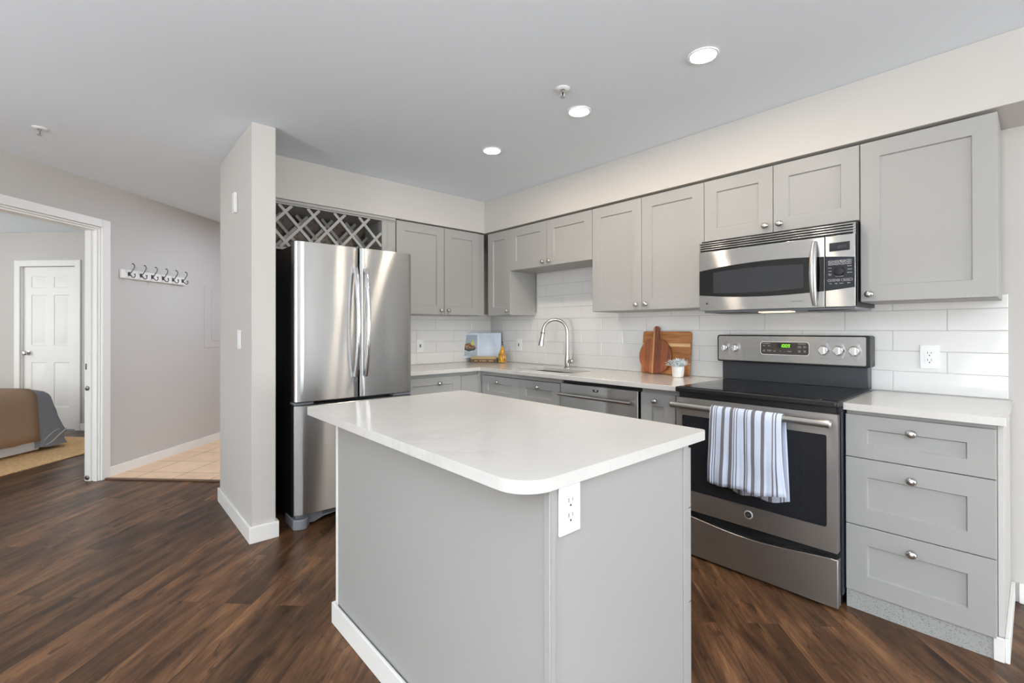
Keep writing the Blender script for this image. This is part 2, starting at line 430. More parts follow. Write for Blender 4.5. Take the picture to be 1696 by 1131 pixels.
# walls behind the viewer, with the openings the daylight comes through
struct('wall_front', B((-7, .1, -8.12, -8, 0, ZC), (.1, 1.7, -8.12, -8, 0, .7), (.1, 1.7, -8.12, -8, 2.1, ZC), (1.7, 2.75, -8.12, -8, 0, ZC), (2.75, 4.65, -8.12, -8, 2.12, ZC), (4.65, 9.6, -8.12, -8, 0, ZC)), M_WALL, 'white living room wall with the balcony door', 'wall')
struct('wall_east', B((9.5, 9.62, -8, -3.6, 0, ZC), (9.5, 9.62, -3.6, -.4, 0, .45), (9.5, 9.62, -3.6, -.4, 2.25, ZC), (9.5, 9.62, -.4, 0, 0, ZC)), M_WALL, 'white living room wall with the wide window', 'wall')
def win(name, boxes, frame, label):
    struct(name, B(*boxes), M_TRIM, label, 'window', frame)
win('window_1', [(2.75, 2.82, .02, 2.12, 0, .05), (4.58, 4.65, .02, 2.12, 0, .05), (2.82, 4.58, 2.05, 2.12, 0, .05), (3.66, 3.74, .02, 2.05, 0, .05), (2.82, 4.58, .0, .08, 0, .05)], Matrix.Translation((0, -8, 0)) @ FR, 'white frame of the sliding balcony door')
win('window_2', [(-3.6, -3.54, .45, 2.25, 0, .05), (-.46, -.4, .45, 2.25, 0, .05), (-3.54, -.46, 2.19, 2.25, 0, .05), (-3.54, -.46, .45, .51, 0, .05), (-2.55, -2.49, .51, 2.19, 0, .05), (-1.5, -1.44, .51, 2.19, 0, .05)], Matrix.Translation((9.52, 0, 0)) @ FB, 'white frame of the wide living room window')
win('window_3', [(.1, .16, .7, 2.1, 0, .05), (1.64, 1.7, .7, 2.1, 0, .05), (.16, 1.64, 2.04, 2.1, 0, .05), (.16, 1.64, .7, .76, 0, .05), (.87, .93, .76, 2.04, 0, .05)], Matrix.Translation((0, -8, 0)) @ FR, 'white frame of the small living room window')
# diagonal wall with the opening to the bedroom
struct('wall_left', B((-.01, 3.2, 0, .115, 0, ZC), (-.93, -.01, 0, .115, 2.085, ZC), (-6.95, -.93, 0, .115, 0, ZC)), M_WALL, 'white diagonal wall with the coat hooks and bedroom opening', 'wall', HF)
struct('wall_hall', B((3.2, 3.32, -4.2, .115, 0, ZC)), M_WALL, 'white wall at the far end of the entry hall', 'wall', HF)
struct('wall_bedroom_back', B((1.80, 1.92, .115, 2.13, 0, ZC), (1.80, 1.92, 2.13, 2.87, 2.035, ZC), (1.80, 1.92, 2.87, 4.5, 0, ZC)), M_WALL, 'white far wall of the bedroom', 'wall', HF)
struct('wall_bedroom_side', B((-3.4, 1.92, 4.5, 4.62, 0, .7), (-3.4, 1.92, 4.5, 4.62, 2.1, ZC), (-3.4, -1.7, 4.5, 4.62, .7, 2.1), (.5, 1.92, 4.5, 4.62, .7, 2.1)), M_WALL, 'white window wall of the bedroom', 'wall', HF)
struct('wall_bedroom_front', B((-3.4, -3.28, .115, 4.5, 0, .7), (-3.4, -3.28, .115, 4.5, 2.1, ZC), (-3.4, -3.28, .115, .6, .7, 2.1), (-3.4, -3.28, 2.4, 4.5, .7, 2.1)), M_WALL, 'white near wall of the bedroom', 'wall', HF)
# casing round the bedroom opening
t = thing('trim_1', 'white casing and jamb round the bedroom opening', 'door trim', None, M=HF.copy(), kind='structure')
obj('casing', B((-.003, .072, 0, 2.155, 0, .017), (-1.0, -.003, 2.088, 2.155, 0, .017)), M_TRIM, t, HW, .004)
obj('jamb', B((-.012, .0, -.0005, .116, 0, 2.086), (-.94, -.0121, -.0005, .116, 2.074, 2.086)), M_TRIM, t, HF, .002)
obj('jamb_strip', B((-.024, -.0121, .012, .044, 0, 2.074), (-.024, -.0121, .066, .114, 0, 2.074), (-.93, -.0242, .012, .044, 2.060, 2.0735), (-.93, -.0242, .066, .114, 2.060, 2.0735)), M_TRIM, t, HF, .002)
obj('bedroom_casing', B((-.012, .06, .116, .133, 0, 2.15), (-1.0, -.0121, .116, .133, 2.075, 2.15)), M_TRIM, t, HF, .004)
obj('latch_plate', B((-.0262, -.0242, .098, .112, .915, .965), (-.029, -.0262, .1, .108, .93, .95)), M_DARKNICKEL, t, HF, .0008, label='small dark metal latch plate')
for z in (.762, .028):
    bm = bmesh.new(); lathe(bm, [(.019, 0), (.019, .004), (.012, .008), (.003, .009)], (0, 0, 0), 'z', 18)
    obj('bumper', bm, M_DARKNICKEL, t, HF @ Matrix.Translation((-.0242, .093, z)) @ Matrix.Rotation(-PI/2, 4, 'Y'), label='round dark metal bumper')
# baseboards
struct('baseboard_left', B((.073, 3.2, 0, .088, 0, .014)), M_TRIM, 'white baseboard below the coat hooks', 'baseboard', HW, .003)
bm = bmesh.new()
slab(bm, [(-.118, -2.4475), (-.118, -2.463), (.818, -2.463), (.818, -2.303), (.738, -2.303), (.738, -2.3165), (.8005, -2.3165), (.8005, -2.4475)], [], 0, .095)
struct('baseboard_wing', bm, M_TRIM, 'white baseboard wrapping the end of the wing wall', 'baseboard', bevel=.003)
struct('baseboard_right', B((3.79, 9.5, -.014, -.0005, 0, .09)), M_TRIM, 'white baseboard past the end of the cabinets', 'baseboard', bevel=.003)
struct('baseboard_bedroom', B((1.786, 1.7995, .14, 2.06, 0, .088)), M_TRIM, 'white baseboard beside the bedroom door', 'baseboard', HF, .003)
# entry tile and threshold
bm = bmesh.new()
a = HF @ Vector((.037, -.0005, 0)); b = HF @ Vector((3.2, -.0005, 0))
e2 = HF.to_3x3() @ Vector((0, -1, 0)); k = (-.121-a.x)/e2.x; c = a+e2*k
prism(bm, [(a.x, a.y), (c.x, c.y), (-.121, 2.6), (b.x+3.0, 2.6), (b.x, b.y)][::1], .0004, .008)
struct('floor_entry', bm, M_ENTRY, 'beige square tiles of the entry hall floor', 'tile floor')
struct('trim_2', B((.018, .045, -(k-.02), -.003, .0005, .013)), mat('brown_threshold', (112, 86, 68), .4), 'brown wooden threshold strip before the entry tiles', 'threshold', HF, .003)

# bedroom door
t = thing('door_1', 'white six-panel door at the far end of the bedroom', 'door', None, M=HF @ Matrix.Translation((1.86, 2.5, 0)), kind='structure')
bm = bmesh.new()
DW = HF @ Matrix.Translation((1.86, 0, 0)) @ Matrix(((0, 0, -1, 0), (-1, 0, 0, 0), (0, 1, 0, 0), (0, 0, 0, 1)))   # (u=-y, v=z, w towards -x)
def six_panel(bm, u0, u1, v0, v1):
    box(bm, u0, u1, v0, v1, 0, .028)
    W = u1-u0; st = .10*W/.71; cw = .1
    cols = ((u0+st, (u0+u1)/2-cw/2), ((u0+u1)/2+cw/2, u1-st))
    rows = ((v0+.27, v0+.83), (v0+1.04, v0+1.67), (v0+1.76, v0+1.9))
    us = sorted({u0, u1, *[q for cc in cols for q in cc]}); vs = sorted({v0, v1, *[q for cc in rows for q in cc]})
    for i in range(len(us)-1):
        for j in range(len(vs)-1):
            if i in (1, 3) and j in (1, 3, 5):
                x0, x1, y0, y1 = us[i], us[i+1], vs[j], vs[j+1]; d = .022
                r = [[bm.verts.new((p, q, z)) for p, q in ((x0+e, y0+e), (x1-e, y0+e), (x1-e, y1-e), (x0+e, y1-e))] for e, z in ((0, .036), (.008, .0285), (.02, .0285), (.038, .034))]
                for A, Bq in zip(r, r[1:]):
                    for k in range(4): bm.faces.new((A[k], A[(k+1) % 4], Bq[(k+1) % 4], Bq[k]))
                bm.faces.new(r[-1])
            else: box(bm, us[i], us[i+1], vs[j], vs[j+1], .028, .036)
six_panel(bm, -2.852, -2.148, .01, 2.03)
obj('door_leaf', bm, M_TRIM, t, DW, recalc=False)
bm = bmesh.new(); lathe(bm, [(.03, .036), (.03, .04), (.012, .043), (.012, .062), (.026, .072), (.028, .085), (.02, .097), (.004, .1)], (-2.79, .955, 0), 'z', 20)
obj('door_knob', bm, M_NICKEL, t, DW, label='round satin nickel knob')
struct('trim_3', B((-2.94, -2.866, 0, 2.11, 0, .016), (-2.134, -2.06, 0, 2.11, 0, .016), (-2.866, -2.134, 2.036, 2.11, 0, .016)), M_TRIM, 'white casing round the bedroom door', 'door trim', HF @ Matrix.Translation((1.7995, 0, 0)) @ Matrix(((0, 0, -1, 0), (-1, 0, 0, 0), (0, 1, 0, 0), (0, 0, 0, 1))), .004)
struct('trim_4', B((-2.866, -2.856, 0, 2.03, -.11, 0), (-2.144, -2.134, 0, 2.03, -.11, 0)), M_TRIM, 'white jamb inside the bedroom door casing', 'door trim', HF @ Matrix.Translation((1.7995, 0, 0)) @ Matrix(((0, 0, -1, 0), (-1, 0, 0, 0), (0, 1, 0, 0), (0, 0, 0, 1))), .002)

# wall tile: rows of long white tiles
def tiles(bm, u0, u1, spans, phase, v0=.916):
    """spans: (u0, u1, vtop)"""
    for s0, s1, top in spans:
        box(bm, s0, s1, .885, top, 0, .0062, 1)
        r = 0
        while v0+.105*r < top-.004:
            za, zb = v0+.105*r, min(v0+.105*(r+1), top)
            ph = phase+(.21 if r % 2 else 0); i = math.floor((s0-ph)/.42)
            while ph+.42*i < s1:
                xa, xb = max(ph+.42*i, s0), min(ph+.42*(i+1), s1); i += 1
                if xb-xa < .006: continue
                g, e = .0011, .0022
                q = [[bm.verts.new((x, y, z+(random.uniform(-.00025, .00025) if e_ else 0))) for x, y in ((xa+g+e_, za+g+e_), (xb-g-e_, za+g+e_), (xb-g-e_, zb-g-e_), (xa+g+e_, zb-g-e_))] for e_, z in ((0, .006), (0, .0072), (e, .0083))]
                for A, Bq in zip(q, q[1:]):
                    for k in range(4): bm.faces.new((A[k], A[(k+1) % 4], Bq[(k+1) % 4], Bq[k]))
                bm.faces.new(q[-1])
            r += 1
bm = bmesh.new(); tiles(bm, 0, 3.761, [(.009, .70, 1.40), (.70, 1.61, 1.77), (1.61, 3.761, 1.40)], .403-.42)
struct('wall_tiles_right', bm, [M_TILE, M_GROUT], 'long white glazed tiles behind the sink and stove', 'wall tile', FR, smooth=False)
bm = bmesh.new(); tiles(bm, -1.39, 0, [(-1.39, -.0001, 1.40)], -.893)
struct('wall_tiles_back', bm, [M_TILE, M_GROUT], 'long white glazed tiles on the wall right of the fridge', 'wall tile', FB, smooth=False)

# ------------------------------------------------------------------ upper cabinets
UG = 'grey shaker wall cabinets'
def upper(label, u0, u1, v0, v1, frame, doors, wd=.316, back=TY, extra=None):
    cx = (u0+u1)/2
    t = thing('wall_cabinet', label, 'cabinet', frame @ Vector((cx, v0, back)), group=UG)
    bm = B((u0+.0008, u1-.0008, v0, v1, back, wd))
    if extra: box(bm, *extra)
    obj('body', bm, M_CAB, t, frame, .001)
    for a, b, ku, kv in doors:
        d = bmesh.new(); shaker(d, a+.0015, b-.0015, v0+.003, v1-.002, wd+.001, .019)
        do = obj('door', d, M_CAB, t, frame, smooth=False)
        obj('knob', knob_bm(ku, kv, wd+.02), M_NICKEL, do, frame, label='swirled satin nickel knob')
    return t
UB, UT = 1.3705, 2.145
upper('tall two-door grey cabinet right of the wine rack', -1.278, -.345, UB, UT, FB, [(-1.278, -.81, -.848, 1.41), (-.808, -.422, -.772, 1.41)], wd=.322)
upper('narrow single-door grey cabinet in the corner', .345, .6878, UB, UT, FR, [(.3685, .6878, .652, 1.41)])
upper('short two-door grey cabinet above the sink', .6878, 1.6195, 1.7653, UT, FR, [(.6878, 1.1442, 1.106, 1.805), (1.1442, 1.6195, 1.181, 1.805)])
upper('tall two-door grey cabinet left of the microwave', 1.6205, 2.4868, UB, UT, FR, [(1.6205, 2.0457, 2.008, 1.41), (2.0457, 2.4868, 2.084, 1.41)])
upper('short two-door grey cabinet above the microwave', 2.4868, 3.2715, 1.7715, UT, FR, [(2.4868, 2.8792, 2.842, 1.815), (2.8792, 3.2715, 2.915, 1.815)])
upper('wide single-door grey cabinet at the right end', 3.2725, 3.742, UB, UT, FR, [(3.2725, 3.742, 3.31, 1.408)])

# wine rack over the fridge
t = thing('wine_rack_cabinet', 'grey open wine rack with crossed slats over the fridge', 'wine rack', (.17, -1.85, 1.80))
y0, y1, z0, z1, xf = -2.312, -1.284, 1.803, 2.154, .336
obj('body', B((y0, y1, z0, z0+.018, .003, xf-.002), (y0, y1, 2.122, z1-.012, .003, xf-.002), (y0, y0+.018, z0+.018, 2.122, .003, xf-.002), (-1.40, -1.382, z0+.018, 2.122, .003, xf-.002), (-1.382, y1, z0+.018, 2.122, .003, xf-.001)), M_CAB, t, FB, .001)
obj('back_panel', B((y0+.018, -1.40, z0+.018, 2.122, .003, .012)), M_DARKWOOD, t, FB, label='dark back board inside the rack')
obj('moulding', B((y0, y1, 2.118, 2.13, xf-.002, xf+.006), (y0, y1, 2.13, z1-.002, xf-.002, xf+.012)), M_CAB, t, FB, .003)
obj('face_stile', B((-1.405, -1.36, z0, 2.118, xf-.001, xf+.004), (-1.359, y1, z0, 2.118, xf-.001, xf+.002)), M_CAB, t, FB, .0012)
def lattice(w0, w1, wd):
    bm = bmesh.new(); lo, hi, zb, zt = y0+.018, -1.405, z0+.018, 2.118
    dy, dz = .0965, .106; Lx = math.hypot(dy, dz); d = (dy/Lx, dz/Lx)
    for sgn in (1, -1):
        for k in range(-8, 16):
            ox = -2.13+.193*k; oz = 2.071                       # a crossing on every slat
            # clip the centre line to the opening
            ts = []
            ux, uz = d[0]*sgn, d[1]
            t0 = max(min((lo-ox)/ux, (hi-ox)/ux), (zb-oz)/uz); t1 = min(max((lo-ox)/ux, (hi-ox)/ux), (zt-oz)/uz)
            if t1-t0 < .02: continue
            px, pz = -uz*wd/2, ux*wd/2
            a = (ox+ux*t0, oz+uz*t0); b = (ox+ux*t1, oz+uz*t1)
            off = .0 if sgn == 1 else .0006
            prism(bm, [(a[0]+px, a[1]+pz), (a[0]-px, a[1]-pz), (b[0]-px, b[1]-pz), (b[0]+px, b[1]+pz)], w0+off, w1+off)
    return bm
obj('lattice', lattice(.318, .3345, .020), M_CAB, t, FB, smooth=False, label='crossed grey slats on the rack front')
obj('inner_lattice', lattice(.06, .075, .022), M_CAB, t, FB, smooth=False, label='second set of crossed slats deeper inside')

# ------------------------------------------------------------------ base cabinets
BG = 'grey shaker base cabinets'
def base_cab(label, u0, u1, frame, fronts, kick=True, back=TY, body_top=.882):
    t = thing('base_cabinet', label, 'cabinet', frame @ Vector(((u0+u1)/2, 0, back)), group=BG)
    obj('body', B((u0+.0008, u1-.0008, .084, body_top, back, .603)), M_CAB, t, frame, .001)
    obj('kick_board', B((u0+.001, u1-.001, .0005, .0835, .54, .612)), M_KICK, t, frame, label='speckled grey kick board')
    for nm, a, b, c, d, rail, rv, ku, kv in fronts:
        bm = bmesh.new(); shaker(bm, a+.001, b-.001, c, d, .6035, .0195, rail, rv)
        do = obj(nm, bm, M_CAB, t, frame, smooth=False)
        if ku is not None: obj('knob', knob_bm(ku, kv, .623), M_NICKEL, do, frame, label='swirled satin nickel knob')
    return t
t = base_cab('three-drawer grey base cabinet at the right end beside the stove', 3.2745, 3.747, FR, [
    ('drawer', 3.2745, 3.745, .676, .863, .077, .061, 3.503, .809), ('drawer', 3.2745, 3.745, .3785, .6725, .077, .0785, 3.503, .615), ('drawer', 3.2745, 3.745, .084, .375, .077, .078, 3.503, .317)])
obj('end_panel', B((3.7475, 3.764, .0005, .882, TY, .598)), M_WALL, t, FR, .001, label='white end panel')
obj('end_baseboard', B((3.7645, 3.778, .0005, .09, TY, .612), (3.735, 3.7645, .0005, .09, .6122, .618)), M_TRIM, t, FR, .002, label='white baseboard on the end panel')
base_cab('narrow single-door grey base cabinet between the dishwasher and the stove', 2.2215, 2.4945, FR, [('door', 2.2225, 2.4535, .09, .855, .075, .075, 2.327, .811)])
base_cab('wide grey sink base cabinet left of the dishwasher', .638, 1.5545, FR, [
    ('drawer', .642, 1.113, .66, .846, .077, .06, .86, .803), ('drawer', 1.1135, 1.5545, .66, .846, .077, .06, 1.333, .803),
    ('door', .642, 1.113, .09, .656, .075, .075, 1.07, .6), ('door', 1.1135, 1.5545, .09, .656, .075, .075, 1.156, .6)], body_top=.69)
obj('face_frame', B((.6245, 1.5537, .849, .8825, .56, .603), (.6245, .641, .0845, .8485, .56, .603), (1.536, 1.5537, .6905, .8485, .56, .6025), (.604, .624, .0845, .8825, .56, .6468)), M_CAB, bpy.data.objects['base_cabinet.002'], FR, .001)
base_cab('grey base cabinet with one wide drawer right of the fridge', -1.385, -.647, FB, [
    ('drawer', -1.37, -.83, .66, .856, .077, .06, -1.05, .806), ('door', -1.37, -1.101, .09, .656, .06, .075, -1.14, .6), ('door', -1.1, -.83, .09, .656, .06, .075, -1.06, .6), ('filler', -.829, -.6475, .09, .856, .002, .002, None, None)])

# countertops
bm = bmesh.new()
slab(bm, [(TY, -TY), (TY, -1.385), (.655, -1.385), (.655, -.655), (2.4945, -.655), (2.4945, -TY)], [rrect(.95, 1.53, -.505, -.205, .05)], .884, .914)
obj('countertop', bm, M_QUARTZ, None, None, .0025, label='L-shaped white quartz counter around the sink', cat='countertop')
bm = bmesh.new(); slab(bm, rrect(3.2725, 3.772, -.655, -TY, (.004, .006, 0, 0)), [], .884, .914)
obj('countertop', bm, M_QUARTZ, None, None, .0025, label='short white quartz counter at the right of the stove', cat='countertop')

# sink
t = thing('sink', 'stainless double-bowl sink set under the counter', 'sink', (1.24, -.355, .70))
def bowl(x0, x1):
    bm = bmesh.new(); y0, y1 = -.512, -.198
    P = [rrect(x0, x1, y0, y1, .05), rrect(x0+.006, x1-.006, y0+.006, y1-.006, .05), rrect(x0+.02, x1-.02, y0+.02, y1-.02, .05)]
    R = [[bm.verts.new((x, y, z)) for x, y in p] for p, z in zip(P, (.8835, .74, .715))]
    n = len(R[0])
    for a, b in zip(R, R[1:]):
        for k in range(n): bm.faces.new((a[k], a[(k+1) % n], b[(k+1) % n], b[k]))
    bm.faces.new(R[-1])
    return bm
for a, b in ((.945, 1.232), (1.248, 1.535)): obj('bowl', bowl(a, b), M_SINK, t, solid=.002)
for cx in (1.09, 1.39):
    bm = bmesh.new(); lathe(bm, [(.042, .7165), (.042, .719), (.03, .7195), (.004, .718)], (cx, -.35, 0), 'z', 24); obj('drain', bm, M_CHROME, t)

# faucet
t = thing('faucet', 'tall brushed nickel gooseneck faucet behind the sink', 'faucet', (1.197, -.14, .914))
bm = bmesh.new(); lathe(bm, [(.030, .9145), (.030, .919), (.027, .922), (.022, .926), (.0235, .95), (.0235, .975), (.021, .995), (.0155, 1.03), (.0145, 1.06)], (1.197, -.14, 0), 'z', 24)
obj('base', bm, M_NICKEL, t)
d = Vector((-.71, -.70, 0)); pts = [Vector((1.197, -.14, 1.055)), Vector((1.197, -.14, 1.15)), Vector((1.197, -.14, 1.215))]
for k in range(1, 15):
    a = PI*k/15*1.06; pts.append(Vector((1.197, -.14, 1.22))+d*(.103*(1-math.cos(a)))+Vector((0, 0, .103*math.sin(a))))
pts.append(pts[-1]+(pts[-1]-pts[-2]).normalized()*.012)
bm = bmesh.new(); tube(bm, pts, .0135, 14); obj('neck', bm, M_NICKEL, t)
dr = (pts[-1]-pts[-2]).normalized(); q = pts[-1]
bm = bmesh.new(); tube(bm, [q-dr*.012, q, q+dr*.03, q+dr*.055, q+dr*.085, q+dr*.11], [.0155, .0165, .0165, .019, .0235, .0245], 18); obj('spray_head', bm, M_NICKEL, t)
bm = bmesh.new(); tube(bm, [q-dr*.004, q+dr*.008], .0172, 18); obj('collar', bm, M_DARKNICKEL, t, label='dark ring above the spray head')
bm = bmesh.new(); tube(bm, [(1.205, -.14, .972), (1.235, -.143, .972), (1.262, -.146, .972), (1.268, -.147, .972)], [.016, .02, .019, .012], 16)
obj('handle_hub', bm, M_NICKEL, t)
bm = bmesh.new(); tube(bm, [(1.256, -.146, .98), (1.262, -.146, 1.01), (1.27, -.147, 1.045), (1.276, -.148, 1.068)], [.0065, .0055, .0045, .003], 10); obj('lever', bm, M_NICKEL, t)

# ------------------------------------------------------------------ dishwasher
t = thing('dishwasher', 'stainless dishwasher under the counter with a bar handle', 'dishwasher', (1.89, -.3, 0))
obj('tub', B((1.5585, 2.2185, .10, .882, TY, .585)), M_BLACK, t, FR)
obj('door', B((1.562, 2.206, .11, .857, .586, .628)), M_STEEL, t, FR, .003)
obj('kick_board', B((1.562, 2.206, .0005, .1, .05, .56)), M_BLACK, t, FR)
obj('handle', (lambda bm: (tube(bm, [(1.575, .783, .672), (1.88, .783, .676), (2.185, .783, .672)], .0125, 12, .75), box(bm, 1.572, 1.597, .772, .794, .6285, .672), box(bm, 2.163, 2.188, .772, .794, .6285, .672), bm)[-1])(bmesh.new()), M_NICKEL, t, FR)
bm = bmesh.new(); prism(bm, [(1.852, .835), (1.86, .818), (1.898, .818), (1.906, .835)], .6282, .629); obj('display', bm, M_BLACK, t, FR)
bm = B((1.874, 1.887, .823, .831, .629, .6294)); obj('indicator', bm, M_LETTER, t, FR)

# ------------------------------------------------------------------ refrigerator
t = thing('refrigerator', 'stainless french-door refrigerator beside the wing wall', 'refrigerator', (.42, -1.805, 0))
fy0, fy1 = -2.212, -1.398
obj('body', B((fy0+.006, fy1-.006, .03, 1.772, .02, .728)), M_FRSIDE, t, FB, .004)
def fx(y):
    s = (y-(fy0+fy1)/2)/((fy1-fy0)/2); return .812+.007*(1-s*s)
def front(a, b, v0, v1, ra, rb):
    """convex door: plan outline extruded upward; ra / rb soften the two vertical edges"""
    pts = [(a, .735)]; n = 22
    for k in range(n+1):
        s = k/n; y = a+(b-a)*s; x = fx(y)
        da, db = (y-a), (b-y)
        if da < ra: x -= ra*.55*(1-math.sqrt(max(0, 1-(1-da/ra)**2)))
        if db < rb: x -= rb*.55*(1-math.sqrt(max(0, 1-(1-db/rb)**2)))
        pts.append((y, x))
    pts.append((b, .735))
    bm = bmesh.new(); prism(bm, pts, v0, v1)
    bmesh.ops.transform(bm, matrix=Matrix(((0, 1, 0, 0), (1, 0, 0, 0), (0, 0, 1, 0), (0, 0, 0, 1))), verts=bm.verts)
    return bm
fd = []
for a, b, ra, rb in ((fy0, -1.8085, .045, .02), (-1.7985, fy1, .02, .045)):
    fd.append(obj('door', front(a, b, .79, 1.792, ra, rb), M_FRIDGE, t, None, .003))
obj('freezer_drawer', front(fy0, fy1, .088, .766, .045, .045), M_FRIDGE, t, None, .003)
for dy, o in ((-1.838, fd[0]), (-1.769, fd[1])):
    bm = bmesh.new(); pts = [(fx(dy)+.010, dy, .93)]
    for k in range(17):
        s = k/16; pts.append((fx(dy)+.022+.05*math.sin(PI*s)**.8, dy, .93+.72*s))
    pts.append((fx(dy)+.010, dy, 1.65))
    tube(bm, pts[1:-1], .0145, 12, .8); box(bm, fx(dy)-.004, fx(dy)+.03, dy-.011, dy+.011, .93, .965); box(bm, fx(dy)-.004, fx(dy)+.03, dy-.011, dy+.011, 1.615, 1.65)
    obj('handle', bm, M_CHROME, o, label='bowed bright steel bar handle')
bm = bmesh.new(); tube(bm, [(.86, -1.93, .70), (.875, -1.80, .70), (.86, -1.67, .70)], .013, 10); box(bm, .825, .86, -1.94, -1.92, .69, .71); box(bm, .825, .86, -1.68, -1.66, .69, .71); obj('freezer_handle', bm, M_CHROME, t)
for a, b in ((fy0+.004, fy0+.12), (fy1-.14, fy1-.004)): obj('hinge', B((a, b, .768, .786, .70, .79)), M_GREYPL, t, FB, .004, label='grey hinge cover between the doors and the freezer')
bm = bmesh.new(); prism(bm, [(fy0+.02, .02), (fy0+.02, .084), (fy1-.02, .084), (fy1-.02, .03), (-1.9, .045), (-2.02, .035), (-2.08, .012)], .60, .765); obj('base_grille', bm, M_GREYPL, t, FB, .004)
obj('grille_slot', B((-2.03, -1.93, .062, .067, .7655, .7665), (-2.03, -1.93, .052, .057, .7655, .7665)), M_BLACK, t, FB)
for c0, c1 in ((fy0-.003, fy0+.10), (fy1-.10, fy1+.003)):
    bm = bmesh.new(); slab(bm, [(.62, c0), (.62, c1), (.775, c1), (.812, c1-.03), (.818, (c0+c1)/2), (.812, c0+.03), (.79, c0)], [], .0005, .062); obj('foot_cover', bm, M_GREYPL, t, None, .012, seg=3)
bm = text_bm('SAMSUNG', .014, 0, 1.729, 0); obj('lettering', bm, M_LETGREY, t, Matrix.Translation((fx(-1.468)+.0004, -1.468, 0)) @ Matrix.Rotation(.027, 4, 'Z') @ FB)

# ------------------------------------------------------------------ range
t = thing('range', 'stainless electric range with black glass top in the stove wall', 'stove', (2.883, -.36, 0))
RX0, RX1 = 2.499, 3.270
obj('body', B((RX0, RX1, .055, .893, .03, .655)), M_NAVY, t, FR, .003, label='dark enamelled side panels')
for a in (RX0+.01, RX1-.06):
    for b in (.06, .56): obj('foot', B((a, a+.05, .0005, .0545, b, b+.06)), M_BLACK, t, FR)
bm = bmesh.new(); top = [(RX1-.004, .222)]
pts = [(RX0+.003, .012), (RX1-.006, .012), (RX1-.006, .226)]
for k in range(1, 24):
    s = k/24; pts.append((RX1-.006+(RX0+.003-RX1+.006)*s, .226-.030*math.sin(PI*s)**1.5))
pts.append((RX0+.003, .228)); prism(bm, pts, .656, .702)
obj('storage_drawer', bm, M_DKSTEEL, t, FR, .003, label='plain dark steel drawer with a scooped top edge')
# oven door
bm = bmesh.new(); slab(bm, rrect(RX0+.002, RX1-.006, .252, .864, .006), [rrect(2.535, 3.222, .358, .768, (.03, .012, .008, .008))[::-1]], .664, .700)
od = obj('oven_door', bm, M_DKSTEEL, t, FR, .003)
bm = bmesh.new(); prism(bm, rrect(2.536, 3.221, .359, .767, (.03, .012, .008, .008)), .668, .6975); obj('window', bm, mat('oven_glass', (38, 39, 43), .06, spec=.6), od, FR, label='black oven window')
bm = bmesh.new(); slab(bm, rrect(2.60, 3.135, .405, .735, .03), [rrect(2.603, 3.132, .408, .732, .028)[::-1]], .6974, .698); obj('window_outline', bm, M_DGLASS, od, FR)
bm = bmesh.new(); tube(bm, [(RX0-.008, .826, .752), (RX0+.0, .826, .752), (RX1-.022, .826, .752), (RX1-.014, .826, .752)], [.010, .0165, .0165, .010], 16); box(bm, RX0+.006, RX0+.032, .814, .838, .699, .752); box(bm, RX1-.05, RX1-.024, .814, .838, .699, .752)
obj('handle', bm, M_STEEL, od, FR)
bm = bmesh.new(); lathe(bm, [(.0205, .6995), (.0205, .7025), (.0165, .7035)], (2.888, .316, 0), 'z', 26)
em = obj('emblem', bm, mat('emblem_silver', (235, 235, 236), .45, .6), od, FR, label='round chrome maker emblem')
bm = bmesh.new(); lathe(bm, [(.0155, .7034), (.0155, .7042)], (2.888, .316, 0), 'z', 24); box(bm, 2.8879, 2.8881, .3159, .3161, .7034, .704); obj('emblem_disc', bm, M_SLOT, od, FR)
bm = text_bm('GE', .015, 2.888, .311, .7044); obj('emblem_lettering', bm, M_LETGREY, od, FR)
obj('front_panel', B((RX0+.001, RX1-.001, .06, .892, .6552, .6558)), M_BLACK, t, FR)
# cooktop
bm = bmesh.new(); slab(bm, [(2.497, -.705), (2.509, -.714), (3.262, -.714), (3.2735, -.705), (3.2735, -.10), (2.497, -.10)], [], .894, .921); obj('cooktop_frame', bm, M_BLACK, t, None, .006, seg=3)
bm = bmesh.new(); slab(bm, rrect(2.512, 3.259, -.693, -.118, .01), [], .921, .9235); ct = obj('cooktop_glass', bm, M_BGLASS, t, None, .001)
for cx, cy, r in ((2.70, -.53, .115), (3.07, -.53, .095), (2.70, -.25, .08), (3.07, -.25, .1)):
    bm = bmesh.new(); ring = lambda q: [(cx+q*math.cos(2*PI*k/40), cy+q*math.sin(2*PI*k/40)) for k in range(40)]
    slab(bm, ring(r), [ring(r-.003)[::-1]], .9234, .9238); obj('burner_ring', bm, M_DGLASS, ct)
obj('front_lip', B((2.515, 3.256, .866, .893, .656, .69)), M_BLACK, t, FR)
